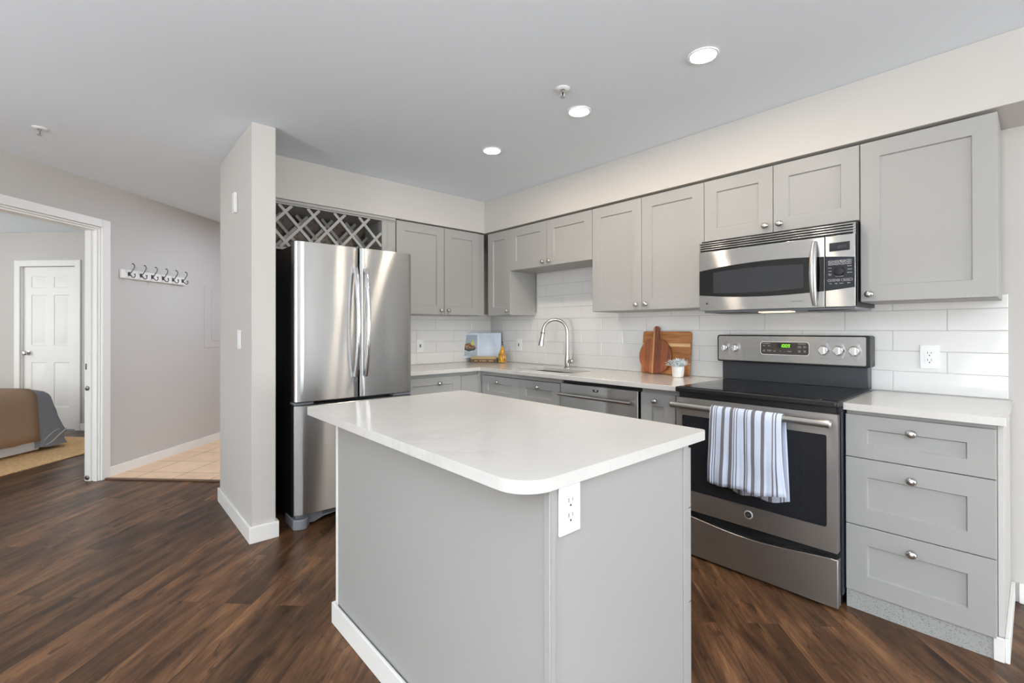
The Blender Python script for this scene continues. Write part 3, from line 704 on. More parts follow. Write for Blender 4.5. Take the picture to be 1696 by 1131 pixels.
# back console
obj('back_guard', B((2.492, 3.256, .9215, 1.045, .02, .098)), mat('dark_grey_enamel', (52, 55, 60), .35), t, FR, .003)
bm = bmesh.new(); prism(bm, rrect(2.472, 3.272, 1.036, 1.204, .012), .025, .128); con = obj('console', bm, M_BLACK, t, FR, .004)
bm = bmesh.new(); prism(bm, rrect(2.482, 3.254, 1.046, 1.197, .008), .128, .1305); obj('console_panel', bm, M_STEEL, con, FR)
bm = bmesh.new(); prism(bm, rrect(2.735, 2.995, 1.088, 1.167, .016), .1305, .132); obj('display_border', bm, M_LETTER, con, FR)
bm = bmesh.new(); prism(bm, rrect(2.7385, 2.9915, 1.0915, 1.1635, .014), .132, .1328); obj('display_panel', bm, M_CONSOLE, con, FR)
obj('clock_window', B((2.83, 2.902, 1.129, 1.157, .1328, .1332)), M_BLACK, con, FR)
def seg7(bm, ch, x, y, wd, ht, w, th):
    S = {'0': 'abcdef', '1': 'bc', '9': 'abcdfg'}[ch]; h = ht/2; sl = .12
    R = {'a': (0, ht, wd, ht), 'g': (0, h, wd, h), 'd': (0, 0, wd, 0), 'f': (0, h, 0, ht), 'b': (wd, h, wd, ht), 'e': (0, 0, 0, h), 'c': (wd, 0, wd, h)}
    for s in S:
        x0, y0, x1, y1 = R[s]
        a, b = min(x0, x1)-th/2, max(x0, x1)+th/2; c, d = min(y0, y1)-th/2, max(y0, y1)+th/2
        prism(bm, [(x+a+sl*c, y+c), (x+b+sl*c, y+c), (x+b+sl*d, y+d), (x+a+sl*d, y+d)], w, w+.0005)
bm = bmesh.new()
for i, ch in enumerate('1009'): seg7(bm, ch, 2.846+.0135*i, 1.135, .0075, .0155, .1332, .0024)
obj('clock_digits', bm, M_CLOCK, con, FR, label='green clock digits reading 1009')
bm = bmesh.new()
for s, x, y, z in (('Cooking Options', 2.768, 1.153, .0068), ('Bake', 2.757, 1.139, .0068), ('Broil', 2.785, 1.139, .0068), ('Self\nClean', 2.757, 1.114, .0068), ('Warming\nDrawer', 2.785, 1.114, .0064), ('Start', 2.815, 1.108, .008), ('+', 2.846, 1.106, .012), ('-', 2.868, 1.106, .012), ('Timer', 2.894, 1.108, .008), ('Kitchen Timer', 2.958, 1.153, .0064), ('Clock\nOn/Off', 2.945, 1.139, .0066), ('Delay\nStart', 2.972, 1.139, .0066), ('Oven\nLight', 2.945, 1.114, .0066), ('Clear\nOff', 2.972, 1.114, .0066)):
    obj('panel_lettering', text_bm(s, z, x, y, .1329, .0001), M_LETTER, con, FR)
bm = bmesh.new()
for s, x, y, z in (('Off', 2.53, 1.163, .007), ('Off', 2.597, 1.163, .007), ('Front', 2.524, 1.082, .007), ('Rear', 2.591, 1.082, .007), ('Warming Zone', 3.065, 1.076, .007), ('Rear', 3.137, 1.074, .007), ('Front', 3.206, 1.074, .007), ('Off', 3.083, 1.166, .007), ('Off', 3.15, 1.166, .007), ('Off', 3.222, 1.166, .007)):
    obj('knob_lettering', text_bm(s, z, x, y, .1306, .0001), M_LETDARK, con, FR)
for kx, r in ((2.524, .0235), (2.591, .0235), (3.065, .0275), (3.135, .0275), (3.206, .0275)):
    bm = bmesh.new(); lathe(bm, [(r, .1305), (r, .137), (r*.92, .141), (r*.88, .152), (r*.8, .156)], (kx, 1.123, 0), 'z', 28)
    prism(bm, [(x+kx, y+1.123) for x, y in rrect(-r*.30, r*.30, -r*.86, r*.86, r*.28)], .152, .168)
    obj('control_knob', bm, M_CHROME, con, FR, .0015)

# towel over the oven handle
def towel():
    bm = bmesh.new(); nx, W = 60, .335; uvl = bm.loops.layers.uv.new('UVMap')
    yb, zb, r = -.752, .826, .0205
    prof = [(-.712, z) for z in (.436, .50, .58, .66, .74, .80)]+[(yb+r*math.cos(a), zb+r*math.sin(a)) for a in (.25, .9, 1.57, 2.25, 2.9)]
    prof += [(-.7745-.010*s, .80-(.80-.464)*s) for s in [k/18 for k in range(19)]]
    rows = []; np_ = len(prof)
    for j, (y, z) in enumerate(prof):
        row = []; fr = j >= 11; s = max(0, (.80-z)/.34)
        for i in range(nx+1):
            u = i/nx; x = 2.728+W*u
            fold = math.sin(u*PI*6.0+.6)*.0055+math.sin(u*23+1)*.002
            crease = -.010*math.exp(-((u-.515)/.035)**2)
            if fr:
                x += .012*s*(u-.45)+.020*s*s*max(0, u-.86)/.14-.004*s*math.sin(u*9)
                yy = y-abs(fold)*s*1.6-.002+crease*-.6*min(1, s*2)+.003*math.sin(z*31+u*5)*s
                zz = z-(.010*math.sin(u*PI*1.1)+.006*math.sin(u*11))*s
            elif j < 6:
                x += .004*math.sin(u*8)*s+.01*s; yy = y-abs(fold)*.4*s; zz = z-.022*s*math.sin(u*PI*.9)+.006*math.sin(u*14)*s
            else: yy, zz = y+fold*.12, z+abs(fold)*.15
            row.append((bm.verts.new((x, yy, zz)), u))
        rows.append(row)
    for a, b in zip(rows, rows[1:]):
        for i in range(nx):
            f = bm.faces.new((a[i][0], a[i+1][0], b[i+1][0], b[i][0])); 
            for lp, u in zip(f.loops, (a[i][1], a[i+1][1], b[i+1][1], b[i][1])): lp[uvl].uv = (u, 0)
    return bm
obj('kitchen_towel', towel(), M_TOWEL, solid=.0025, label='white and grey striped towel hung over the oven handle', cat='towel')

# ------------------------------------------------------------------ microwave
t = thing('microwave', 'stainless over-the-range microwave with dial and black glass band', 'microwave', (2.88, -.2, 1.35))
mx0, mx1 = 2.490, 3.2685
obj('body', B((mx0, mx1, 1.352, 1.769, .009, .375)), M_BLACK, t, FR, .002)
obj('side_trim', B((mx1-.012, mx1-.001, 1.352, 1.756, .3752, .398)), M_STEEL, t, FR, .001)
obj('underside', B((mx0+.01, mx1-.01, 1.338, 1.3515, .04, .36)), M_GREYPL, t, FR, .003)
for a in (2.55, 3.04): obj('grease_filter', B((a, a+.17, 1.334, 1.338, .10, .32)), M_DARKNICKEL, t, FR, .002)
obj('cooktop_lamp', B((2.80, 2.96, 1.3335, 1.338, .25, .33)), M_HOODLAMP, t, FR, label='warm lit lamp lens on the underside')
bm = B((mx0, mx1-.001, 1.7025, 1.7548, .376, .390))
for k in range(4): box(bm, mx0, mx1-.001, 1.7045+.0128*k+.0062, 1.7045+.0128*k+.0120, .390, .4045)
obj('vent_grille', bm, M_STEEL, t, FR, .0012)
obj('vent_shadow_gap', B((mx0+.001, mx1-.002, 1.7035, 1.7535, .3902, .3906)), M_BLACK, t, FR)
def arc_top(u): s = (u-2.879)/.389; return 1.587+.027*(1-s*s)
def arc_bot(u): s = (u-2.879)/.389; return 1.443-.023*(1-s*s)
def band(u0, u1, w0, w1, n=18):
    us = [u0+(u1-u0)*k/n for k in range(n+1)]
    bm = bmesh.new(); prism(bm, [(u, arc_bot(u)) for u in us]+[(u, arc_top(u)) for u in us[::-1]], w0, w1); return bm
md = obj('door', B((mx0, 3.1405, 1.3495, 1.7015, .376, .405)), M_STEEL, t, FR, .002)
obj('glass_band', band(mx0+.001, 3.139, .4052, .4068), M_BGLASS, md, FR, .0008)
bm = bmesh.new(); us = [2.577+.471*k/14 for k in range(15)]
prism(bm, [(u, 1.452-.007*(1-((u-2.8125)/.2355)**2)) for u in us]+[(u, 1.574+.008*(1-((u-2.8125)/.2355)**2)) for u in us[::-1]], .4068, .4071)
obj('window', bm, M_DGLASS, md, FR, label='grey see-through window in the black band')
bm = bmesh.new(); pts = []
for k in range(15):
    s = k/14; pts.append((3.100, 1.362+.318*s, .412+.034*math.sin(PI*s)**.7))
tube(bm, pts, [.010+.0055*math.sin(PI*k/14) for k in range(15)], 14, 1.25); box(bm, 3.09, 3.11, 1.362, 1.385, .4052, .416); box(bm, 3.09, 3.11, 1.657, 1.68, .4052, .416)
obj('handle', bm, M_STEEL, md, FR, label='thick bowed steel handle')
bm = bmesh.new(); lathe(bm, [(.006, .4052), (.006, .4058)], (2.537, 1.392, 0), 'z', 16); obj('emblem', bm, M_LETDARK, md, FR, label='small dark round maker emblem')
bm = text_bm('SPACEMAKER XL', .0085, 3.018, 1.382, .4053, .0002); obj('lettering', bm, M_LETDARK, md, FR)
mp = obj('control_panel', B((3.1435, mx1-.001, 1.3495, 1.7015, .376, .405)), M_STEEL, t, FR, .002)
obj('keypad', band(3.145, mx1-.003, .4052, .4068, 8), mat('navy_glass', (22, 28, 40), .12, spec=.6), mp, FR, .0008)
obj('display', B((3.161, 3.246, 1.624, 1.666, .4052, .4062)), M_BGLASS, mp, FR)
bm = bmesh.new()
for i, ch in enumerate('1009'): seg7(bm, ch, 3.19+.011*i, 1.637, .006, .012, .4062, .0014)
obj('display_digits', bm, M_DIMDIG, mp, FR)
bm = bmesh.new(); lathe(bm, [(.0225, .4068), (.0225, .414), (.0195, .4175), (.006, .4185)], (3.203, 1.5235, 0), 'z', 28); obj('dial', bm, M_BLACK, mp, FR, .0008)
bm = bmesh.new()
def key(x, y, wd, ht, s, sz):
    slab(bm, rrect(x-wd/2, x+wd/2, y-ht/2, y+ht/2, ht*.45, 4), [rrect(x-wd/2+.0007, x+wd/2-.0007, y-ht/2+.0007, y+ht/2-.0007, ht*.42, 4)[::-1]], .4068, .4071)
    merge(bm, text_bm(s, sz, x, y-sz*.32, .4069, .0001))
for j, row in enumerate((('Popcorn', 'Reheat', 'Beverage', 'Cook'), ('Defrost', 'Potato', 'Veg', 'Auto'))):
    for i, s in enumerate(row): key(3.168+.0245*i, 1.5735-.0125*j, .0225, .0105, s, .0055)
for s, x, y in (('Power', 3.164, 1.541), ('Timer', 3.164, 1.525), ('Micro\nTime', 3.164, 1.511), ('Express', 3.245, 1.545), ('Remind', 3.245, 1.529), ('Options', 3.245, 1.513), ('Turn to Select', 3.203, 1.4975), ('Vent', 3.166, 1.463), ('Light', 3.19, 1.463), ('Surface', 3.212, 1.463), ('Back', 3.242, 1.463)): merge(bm, text_bm(s, .0058, x, y, .4069, .0001))
key(3.172, 1.4805, .036, .0115, 'Clear Off', .0058); key(3.199, 1.4805, .014, .0115, 'Set', .0058); key(3.234, 1.4805, .046, .0115, 'Start Pause', .0064)
obj('key_lettering', bm, M_LETTER, mp, FR)

# ------------------------------------------------------------------ island
t = thing('island_cabinet', 'grey kitchen island base with a white baseboard', 'kitchen island', (2.49, -2.05, 0))
ix0, ix1, iy0, iy1 = 1.872, 3.113, -2.364, -1.734
obj('body', B((ix0, ix1, iy0, iy1, .0005, .883)), M_CAB, t, None, .0015)
obj('corner_trim', B((ix1+.0002, ix1+.005, iy0-.003, iy0+.014, .0005, .882), (ix1-.014, ix1+.005, iy0-.006, iy0-.0002, .0005, .882)), M_CAB, t, None, .0012)
obj('corner_trim', B((ix0-.004, ix0+.012, iy0-.005, iy0-.0002, .0005, .882), (ix0-.005, ix0-.0002, iy0-.005, iy0+.012, .0005, .882)), M_TRIM, t, None, .0012, label='pale trim strip on the far corner')
obj('back_edge_trim', B((ix1+.0002, ix1+.004, iy1-.034, iy1-.004, .0005, .882)), M_CAB, t, None, .0012)
obj('island_baseboard', B((ix0-.012, ix1-.016, iy0-.018, iy0-.0065, .0005, .088), (ix0-.018, ix0-.006, iy0-.018, iy1, .0005, .088)), M_TRIM, t, None, .003, label='white baseboard')
for z0, z1, rv in ((.676, .863, .061), (.3785, .6725, .078), (.09, .375, .078)):
    for a, b in ((-ix1, -(ix0+ix1)/2), (-(ix0+ix1)/2, -ix0)):
        bm = bmesh.new(); shaker(bm, a+.001, b-.001, z0, z1, iy1+.0006, .0195, .075, rv); d_ = obj('drawer', bm, M_CAB, t, FI, smooth=False)
        obj('knob', knob_bm((a+b)/2, z1-.055, iy1+.02), M_NICKEL, d_, FI, label='swirled satin nickel knob')
bm = bmesh.new(); slab(bm, rrect(1.785, 3.136, -2.466, -1.652, (.03, .085, .02, .02), 10), [], .884, .914)
obj('island_countertop', bm, M_QUARTZ, None, None, .004, seg=3, label='white quartz top of the kitchen island with rounded corners', cat='countertop')

# ------------------------------------------------------------------ outlets and switches
def outlet(label, frame, u, v, kind, group='white wall plates'):
    """frame: (u, v, w) with w=0 at the surface"""
    t = thing('outlet' if kind == 'outlet' else 'light_switch', label, 'outlet' if kind == 'outlet' else 'switch', frame @ Vector((u, v-.058, 0)), group=group)
    bm = bmesh.new(); prism(bm, rrect(u-.0365, u+.0365, v-.059, v+.059, .003), .0003, .0065); obj('cover_plate', bm, M_WHITE, t, frame, .0015)
    if kind == 'outlet':
        bm = bmesh.new(); prism(bm, rrect(u-.0165, u+.0165, v-.0335, v+.0335, .001), .0066, .0078); obj('receptacle', bm, M_WHITE, t, frame, .0006)
        bm = bmesh.new()
        for dv in (-.019, .016):
            box(bm, u-.0078, u-.0058, v+dv-.001, v+dv+.009, .0077, .0081); box(bm, u+.0056, u+.0074, v+dv, v+dv+.0085, .0077, .0081)
            lathe(bm, [(.0028, .0077), (.0028, .0081)], (u, v+dv-.0085, 0), 'z', 12)
        obj('slots', bm, M_SLOT, t, frame)
    else:
        bm = bmesh.new(); prism(bm, [(u-.0165, v-.0335), (u+.0165, v-.0335), (u+.0165, v+.0335), (u-.0165, v+.0335)], .0066, .0095); obj('rocker', bm, M_WHITE, t, frame, .001)
        if kind == 'dark': obj('toggle_gap', B((u-.006, u+.006, v-.014, v+.014, .0095, .0100)), M_SLOT, t, frame)
TR = Matrix.Translation((0, -.0084, 0)) @ FR; TB = Matrix.Translation((.0084, 0, 0)) @ FB
outlet('white double outlet on the tiles right of the stove', TR, 3.489, 1.100, 'outlet')
outlet('white switch plate with dark toggle on the tiles right of the fridge', TB, -.862, 1.089, 'dark')
outlet('white switch plate on the tiles between cookbook and faucet', TR, .455, 1.09, 'dark')
outlet('white double outlet under the island top corner', Matrix.Translation((ix1+.0002, 0, 0)) @ FB, -2.302, .822, 'outlet')
outlet('white light switch at hand height on the wing wall', Matrix.Translation((0, -2.447, 0)) @ FR, .50, 1.18, 'plain')
t = thing('door_chime', 'small white box high up on the wing wall', 'door chime', (.41, -2.46, 2.0))
obj('box', B((.378, .44, 1.992, 2.122, .0005, .02)), M_WHITE, t, Matrix.Translation((0, -2.447, 0)) @ FR, .004)

# ------------------------------------------------------------------ things on the counter
CT = .9143
RB = Matrix.Translation((.197, -.2545, 0)) @ Matrix.Rotation(math.radians(47), 4, 'Z')      # x along the book spines, -y towards the viewer
t = thing('book', 'thick brown book lying under the tan book', 'book', None, M=RB @ Matrix.Translation((0, .1, CT)), group='books in the corner')
obj('cover', B((-.128, .126, 0, .165, CT, CT+.004), (-.128, .126, 0, .165, CT+.028, CT+.032), (-.128, .126, -.001, .006, CT, CT+.032)), M_BRNBOOK, t, RB, .0015)
obj('pages', B((-.124, .122, .006, .162, CT+.004, CT+.028)), M_PAGE, t, RB)
obj('spine_lettering', (lambda bm: [box(bm, x, x+wd, -.0022, -.0008, CT+.011, CT+.021) for x, wd in ((-.09, .03), (-.04, .012), (-.02, .05), (.05, .045))] and bm)(bmesh.new()), M_TANBOOK, t, RB)
t = thing('book', 'tan book lying in front of the open cookbook', 'book', None, M=RB @ Matrix.Translation((0, .04, CT+.033)), group='books in the corner')
z = CT+.0325
obj('cover', B((-.126, .128, 0, .046, z, z+.003), (-.126, .128, 0, .046, z+.025, z+.028), (-.126, .128, -.001, .006, z, z+.028)), M_TANBOOK, t, RB, .0015)
obj('pages', B((-.122, .124, .006, .044, z+.003, z+.025)), M_PAGE, t, RB)
# open cookbook leaning back on the brown book
ck = RB @ Matrix.Translation((-.050, .088, CT+.0375)) @ Matrix.Rotation(math.radians(5), 4, 'Z') @ Matrix.Rotation(math.radians(-5), 4, 'X')
t = thing('cookbook', 'open cookbook with a food photograph standing in the counter corner', 'book', None, M=ck)
def leaf(sgn, w0, w1, top=.255, n=10, ysh=0., wd=.222):
    """one half of the open book, curving up from the spine; (x, -y towards viewer, z up)"""
    bm = bmesh.new(); pts = []
    f = []; b = []
    for k in range(n+1):
        s = k/n; x = sgn*wd*s; y = -.014*math.sin(min(1, s*2.2)*PI/2)*(1-.25*s)+.008*s
        f.append((x, y-w1+ysh)); b.append((x, y-w0+ysh))
    prism(bm, f+b[::-1], 0.002, top)
    return bm
obj('cover', merge(leaf(-1, -.016, -.013, .258, wd=.228), leaf(1, -.016, -.013, .258, wd=.228)), M_COVER, t, ck)
obj('left_pages', leaf(-1, -.012, 0), M_PAGE, t, ck)
obj('right_pages', leaf(1, -.012, 0), M_PAGE, t, ck)
def onleaf(x, sgn=-1): s = abs(x)/.222; return -.014*math.sin(min(1, s*2.2)*PI/2)*(1-.25*s)+.008*s
def print_poly(pts, lift, mi, bm):
    bm.faces.new([bm.verts.new((x, onleaf(x)-lift, z)) for x, z in pts]).material_index = mi
bm = bmesh.new()
xs = [-.176+.156*k/8 for k in range(9)]
for a, b in zip(xs, xs[1:]): print_poly([(a, .022), (b, .022), (b, .235), (a, .235)], .0005, 0, bm)
def ell(cx, cz, rx, rz, a0=0, a1=2*PI, n=26): return [(cx+rx*math.cos(a0+(a1-a0)*k/n), cz+rz*math.sin(a0+(a1-a0)*k/n)) for k in range(n)]
print_poly(ell(-.098, .10, .062, .036), .0030, 1, bm)
print_poly(ell(-.098, .091, .062, .027, PI, 2*PI), .0034, 2, bm)
print_poly(ell(-.098, .102, .053, .022), .0038, 1, bm)
print_poly(ell(-.110, .124, .038, .029), .0044, 3, bm); print_poly(ell(-.074, .118, .029, .022), .0048, 3, bm)
print_poly([(-.084, .136), (-.056, .126), (-.052, .168), (-.07, .182)], .0054, 4, bm)
obj('food_photograph', bm, [M_PHOTOBG, M_PLATED, M_PAGE, M_FOOD, M_LIME], t, ck, recalc=False, smooth=False, label='printed photograph of browned food on a plate')
bm = bmesh.new()
for k in range(9):
    z = .222-.012*k
    for a, b in ((.035, .075), (.075, .12), (.12, .15 if k % 3 else .165)):
        bm.faces.new([bm.verts.new((x, onleaf(x)-.0006, q)) for x, q in ((a, z), (b, z), (b, z+.0035), (a, z+.0035))])
obj('text_lines', bm, M_INK, t, ck, recalc=False, smooth=False)

# oil bottle
bx, by = .362, -.151
t = thing('oil_bottle', 'round glass cruet of golden infused oil beside the cookbook', 'bottle', (bx, by, CT))
prof = [(.036, 0), (.041, .006), (.044, .03), (.0445, .05), (.040, .08), (.028, .112), (.0175, .135), (.0135, .16), (.0135, .172)]
bm = bmesh.new(); lathe(bm, [(r-.003, h+(.004 if i == 0 else 0)) for i, (r, h) in enumerate(prof[:-1])], (bx, by, CT), 'z', 28); obj('oil', bm, M_OIL, t)
bm = bmesh.new(); lathe(bm, prof, (bx, by, CT), 'z', 28); obj('glass_body', bm, M_GLASS, t)
bm = bmesh.new(); lathe(bm, [(.012, .1725), (.0125, .178), (.008, .182), (.009, .195), (.011, .2), (.007, .206)], (bx, by, CT), 'z', 18); obj('stopper', bm, M_DARKNICKEL, t)
hd = Vector((.71, .71, 0)); bm = bmesh.new()
tube(bm, [Vector((bx, by, CT))+hd*r+Vector((0, 0, h)) for r, h in ((.014, .165), (.03, .172), (.043, .162), (.048, .14), (.044, .115), (.034, .1))], .005, 8); obj('handle', bm, M_GLASS, t)

# cutting boards leaning on the tiles
TILT = Matrix.Rotation(math.radians(-6.3), 4, 'X')
bigM = Matrix.Translation((2.055, -.0655, CT+.002)) @ TILT
bm = bmesh.new(); prism(bm, rrect(-.192, .19, 0, .311, .016), 0, .02)
tb = thing('cutting_board', 'rectangular wooden cutting board leaning on the tiles', 'cutting board', None, M=bigM)
bF = bigM @ Matrix(((1, 0, 0, 0), (0, 0, 1, 0), (0, 1, 0, 0), (0, 0, 0, 1)))
obj('slab', bm, M_BOARD, tb, bF, .004)
bm = bmesh.new(); prism(bm, [(-.19, .202), (.188, .202), (.188, .224), (-.19, .224)], -.0006, .001); obj('pale_strip', bm, M_BOARDP, tb, bF, label='pale strip of sapwood across the board')
rdM = Matrix.Translation((1.985, -.0885, CT+.002)) @ TILT
tr = thing('cutting_board', 'round walnut paddle board in front of the rectangular board', 'cutting board', None, M=rdM)
R_, hw = .131, .021
out = []; a0 = math.asin((hw+.035)/(R_+.035)); n = 56
for k in range(n+1):
    a = PI/2+a0+(2*PI-2*a0)*k/n; out.append((R_*math.cos(a), .131+R_*math.sin(a)))
# fillet into the neck, the neck and its rounded knob
rx, rz = hw+.035, .131+(R_+.035)*math.cos(a0)
for k in range(1, 8):
    a = (3*PI/2-a0)+(-PI/2+a0)*0; 
    th = PI+ (PI/2-a0)*(1-k/7); out.append((rx+.035*math.cos(PI+(PI/2-a0)*(1-k/7)), rz+.035*math.sin(PI+(PI/2-a0)*(1-k/7))))
out += [(hw-.002, .30), (hw, .318)]
for k in range(1, 12):
    a = -.35+(PI+.7)*k/12; out.append((.0245*math.cos(a), .3265+.0235*math.sin(a)))
out += [(-hw, .318), (-hw+.002, .30)]
for k in range(0, 7):
    q = PI+(PI/2-a0)*(k/7); out.append((-rx-.035*math.cos(q), rz+.035*math.sin(q)))
bm = bmesh.new(); prism(bm, out, 0, .018)
obj('slab', bm, M_WALNUT, tr, rdM @ Matrix(((1, 0, 0, 0), (0, 0, 1, 0), (0, 1, 0, 0), (0, 0, 0, 1))), .004, seg=3)

# potted plant
px, py = 2.218, -.165
t = thing('potted_plant', 'small variegated plant in a white pot before the cutting boards', 'potted plant', (px, py, CT))
bm = bmesh.new(); lathe(bm, [(.030, 0), (.035, .003), (.0385, .02), (.0405, .05), (.041, .073), (.038, .073), (.037, .06), (.02, .058)], (px, py, CT), 'z', 30); obj('pot', bm, M_POT, t)
bm = bmesh.new(); rg = random.Random(3)
for k in range(210):
    a = rg.uniform(0, 2*PI); el = rg.uniform(.2, 1.5); ln = rg.uniform(.045, .07)*(1.0+.25*math.cos(el)); r0 = rg.uniform(0, .026)
    d = Vector((math.cos(a)*math.cos(el), math.sin(a)*math.cos(el), math.sin(el)*.85+.12)); s = Vector((-math.sin(a), math.cos(a), 0))*.0075
    o = Vector((px+r0*math.cos(a), py+r0*math.sin(a), CT+.064)); up = Vector((0, 0, .004))
    m_ = o+d*ln*.5+Vector((0, 0, .006)); e_ = o+d*ln-Vector((0, 0, .004*math.cos(el)))
    v = [bm.verts.new(p) for p in (o-s*.5, o+s*.5, m_+s, m_-s, m_+up*.4, e_)]
    bm.faces.new((v[0], v[1], v[2], v[4], v[3])); bm.faces.new((v[3], v[4], v[5])); bm.faces.new((v[4], v[2], v[5]))
obj('foliage', bm, M_LEAF, t, smooth=False, solid=.0006, recalc=False)

# ------------------------------------------------------------------ ceiling fittings
LG = 'round recessed ceiling lights'
def can(x, y, label, lamp=None):
    t = thing('ceiling_light', label, 'ceiling light', (x, y, ZC), group=LG)
    bm = bmesh.new(); ring = lambda q: [(x+q*math.cos(2*PI*k/36), y+q*math.sin(2*PI*k/36)) for k in range(36)]
    slab(bm, ring(.066), [ring(.054)[::-1]], ZC-.006, ZC-.0004); obj('trim_ring', bm, M_WHITE, t, None, .002)
    bm = bmesh.new(); lathe(bm, [(.0535, 0), (.0535, .0035)], (x, y, ZC-.004), 'z', 36); obj('lens', bm, lamp or M_LAMP, t, label='glowing lens')
can(2.864, -1.115, 'round ceiling light nearest the microwave')
can(2.150, -1.115, 'middle round ceiling light between its two neighbours')
can(1.384, -1.115, 'round ceiling light nearest the fridge corner')
hp = HF @ Vector((1.0, -1.25, 0))
can(hp.x, hp.y, 'round ceiling light hidden in the entry hall behind the wing wall', M_LAMPH)
def sprinkler(x, y, label):
    t = thing('fire_sprinkler', label, 'sprinkler', (x, y, ZC-.04), group='ceiling fire sprinklers')
    bm = bmesh.new(); lathe(bm, [(.036, .0004), (.036, .003), (.03, .007), (.014, .009), (.012, .005)], (x, y, ZC), '-z', 26); obj('cover_ring', bm, M_WHITE, t)
    bm = bmesh.new(); lathe(bm, [(.009, .009), (.009, .016), (.006, .02)], (x, y, ZC), '-z', 14)
    tube(bm, [(x-.007, y, ZC-.018), (x-.011, y, ZC-.03), (x-.003, y, ZC-.043)], .0025, 6); tube(bm, [(x+.007, y, ZC-.018), (x+.011, y, ZC-.03), (x+.003, y, ZC-.043)], .0025, 6)
    lathe(bm, [(.013, .043), (.013, .045)], (x, y, ZC), '-z', 16); obj('head', bm, M_NICKEL, t)
    bm = bmesh.new(); lathe(bm, [(.003, .02), (.003, .042)], (x, y, ZC), '-z', 8); obj('bulb', bm, M_SLOT, t)
sprinkler(2.255, -1.366, 'white fire sprinkler beside the kitchen ceiling lights')
sprinkler(-.145, -3.378, 'white fire sprinkler above the bedroom opening')

# ------------------------------------------------------------------ coat hooks and breaker panel
t = thing('coat_rack', 'white wall rail with six curved metal hooks', 'coat rack', None, M=HF @ Matrix.Translation((.53, -.01, 1.73)))
obj('rail', B((.168, .893, 1.692, 1.768, .0005, .018)), M_TRIM, t, HW, .002)
for i in range(6):
    u = .243+.1222*i; v = 1.733
    bm = bmesh.new(); prism(bm, rrect(u-.011, u+.011, v-.018, v+.018, .008), .018, .0215)
    tube(bm, [(u, v, .021), (u, v+.006, .034), (u, v+.028, .05), (u, v+.052, .066), (u, v+.072, .07), (u, v+.083, .063), (u, v+.088, .054)], .0042, 8)
    tube(bm, [(u, v, .021), (u, v-.01, .034), (u, v-.03, .05), (u, v-.033, .066), (u, v-.02, .077), (u, v-.004, .074)], .0042, 8)
    lathe(bm, [(.004, -.006), (.007, 0), (.004, .006)], (u, v+.088, .053), 'z', 10); lathe(bm, [(.004, -.006), (.006, 0), (.004, .006)], (u, v-.002, .073), 'z', 10)
    obj('hook', bm, M_DARKNICKEL, t, HW)
t = thing('breaker_panel', 'white painted breaker panel cover beside the wing wall', 'breaker panel', None, M=HF @ Matrix.Translation((1.4, 0, 1.05)))
obj('cover', B((1.181, 1.62, 1.047, 1.726, .0005, .006)), M_WALL, t, HW, .002)
obj('door', B((1.282, 1.52, 1.123, 1.687, .006, .011)), M_WALL, t, HW, .002)
bm = bmesh.new()
for x, z in ((1.2, 1.07), (1.2, 1.39), (1.2, 1.705)): lathe(bm, [(.005, .006), (.004, .0085)], (x, z, 0), 'z', 10)
obj('screws', bm, M_NICKEL, t, HW)

# ------------------------------------------------------------------ bedroom
obj('rug', B((-1.6, 1.42, .937, 3.6, .0005, .012)), M_RUG, None, HF, .003, label='tan woven rug under the bed', cat='rug')
def softbox(x0, x1, y0, y1, z0, z1, r, flare, amp, nx=26, ny=20, nz_=12, seed=0):
    """closed rounded block of cloth; the sides flare out towards the bottom"""
    bm = bmesh.new(); bmesh.ops.create_cube(bm, size=1.)
    bmesh.ops.subdivide_edges(bm, edges=bm.edges[:], cuts=15, use_grid_fill=True)
    for v in bm.verts:
        p = Vector((x0+(x1-x0)*(v.co.x+.5), y0+(y1-y0)*(v.co.y+.5), z0+(z1-z0)*(v.co.z+.5)))
        c = Vector((min(max(p.x, x0+r), x1-r), min(max(p.y, y0+r), y1-r), min(max(p.z, z0), z1-r)))
        d = p-c
        if d.length > r*.999 and d.length > 1e-6: p = c+d.normalized()*r
        h = 1-(p.z-z0)/(z1-z0)
        if p.x > x1-r*1.05: p.x += flare*h**1.3
        if p.y < y0+r*1.05: p.y -= flare*.12*h
        q = Vector((p.x*5+seed, p.y*5, p.z*5)); nvec = noise.noise_vector(q)+.6*noise.noise_vector(q*2.6)
        v.co = p+nvec*amp
    return bm
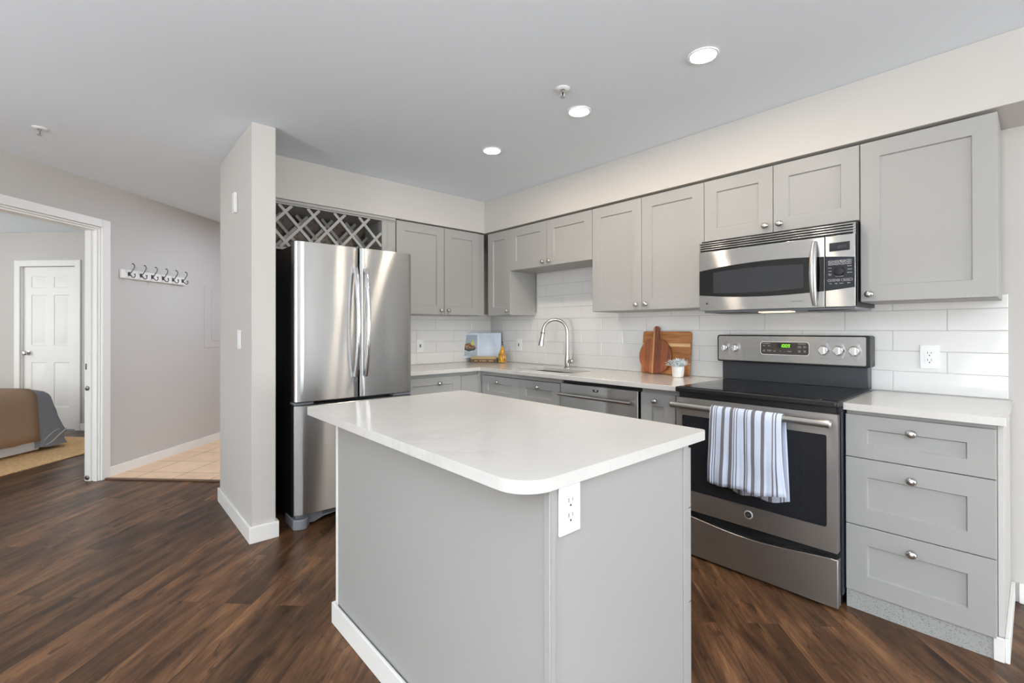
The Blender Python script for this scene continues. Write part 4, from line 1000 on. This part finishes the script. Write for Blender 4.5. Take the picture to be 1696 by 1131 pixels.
t = thing('bed', 'bed with a grey duvet and white bed skirt', 'bed', None, M=HF @ Matrix.Translation((0, 2.2, 0)))
obj('bed_skirt', B((-1.1, .80, 1.462, 2.9, .03, .34)), M_SHEET, t, HF, .01, label='white bed skirt')
obj('mattress', B((-1.1, .84, 1.47, 2.9, .342, .56)), M_SHEET, t, HF, .05, seg=4)
obj('duvet', softbox(-1.12, .915, 1.43, 2.95, .165, .632, .10, .165, .010), M_DUVET, t, HF, label='rumpled grey duvet')
obj('duvet_corner', softbox(.735, 1.015, 1.41, 2.9, .05, .25, .07, .05, .014, seed=4), M_DUVET, t, HF, label='bunched hem of the duvet')
bm = bmesh.new()
tube(bm, [(.80, 1.392, .075), (.85, 1.382, .10), (.91, 1.376, .15), (.97, 1.378, .19), (1.01, 1.39, .205)], [.003, .006, .007, .006, .003], 8, .6)
tube(bm, [(.78, 1.395, .12), (.83, 1.388, .17), (.88, 1.384, .205), (.93, 1.386, .215)], [.003, .005, .005, .003], 8, .6)
obj('duvet_lining', bm, mat('duvet_lining', (186, 180, 178), .9), t, HF, label='pale lining showing at the bunched hem')
def throw():
    bm = bmesh.new(); prof = [(1.408, .12), (1.410, .2), (1.412, .3), (1.414, .4), (1.416, .5)]
    for k in range(7):
        a = PI-PI/2*k/6; prof.append((1.52+.105*math.cos(a), .535+.108*math.sin(a)))
    prof += [(y, .645) for y in (1.7, 1.95, 2.2, 2.45)]
    rows = []
    for y, z in prof:
        row = []
        for i in range(24):
            x = -1.05+(.725+1.05+.03*(1-min(1, z/.6)))*i/23
            n_ = noise.noise(Vector((x*7, z*7, y*3)))*.008+noise.noise(Vector((x*19, z*13, y*9)))*.004
            row.append(bm.verts.new((x, y+n_-.012, z+.008+n_*.6)))
        rows.append(row)
    for a, b in zip(rows, rows[1:]):
        for i in range(23): bm.faces.new((a[i], a[i+1], b[i+1], b[i]))
    return bm
obj('throw_blanket', throw(), M_THROW, None, HF, solid=.008, label='taupe throw blanket draped over the side of the bed', cat='blanket')
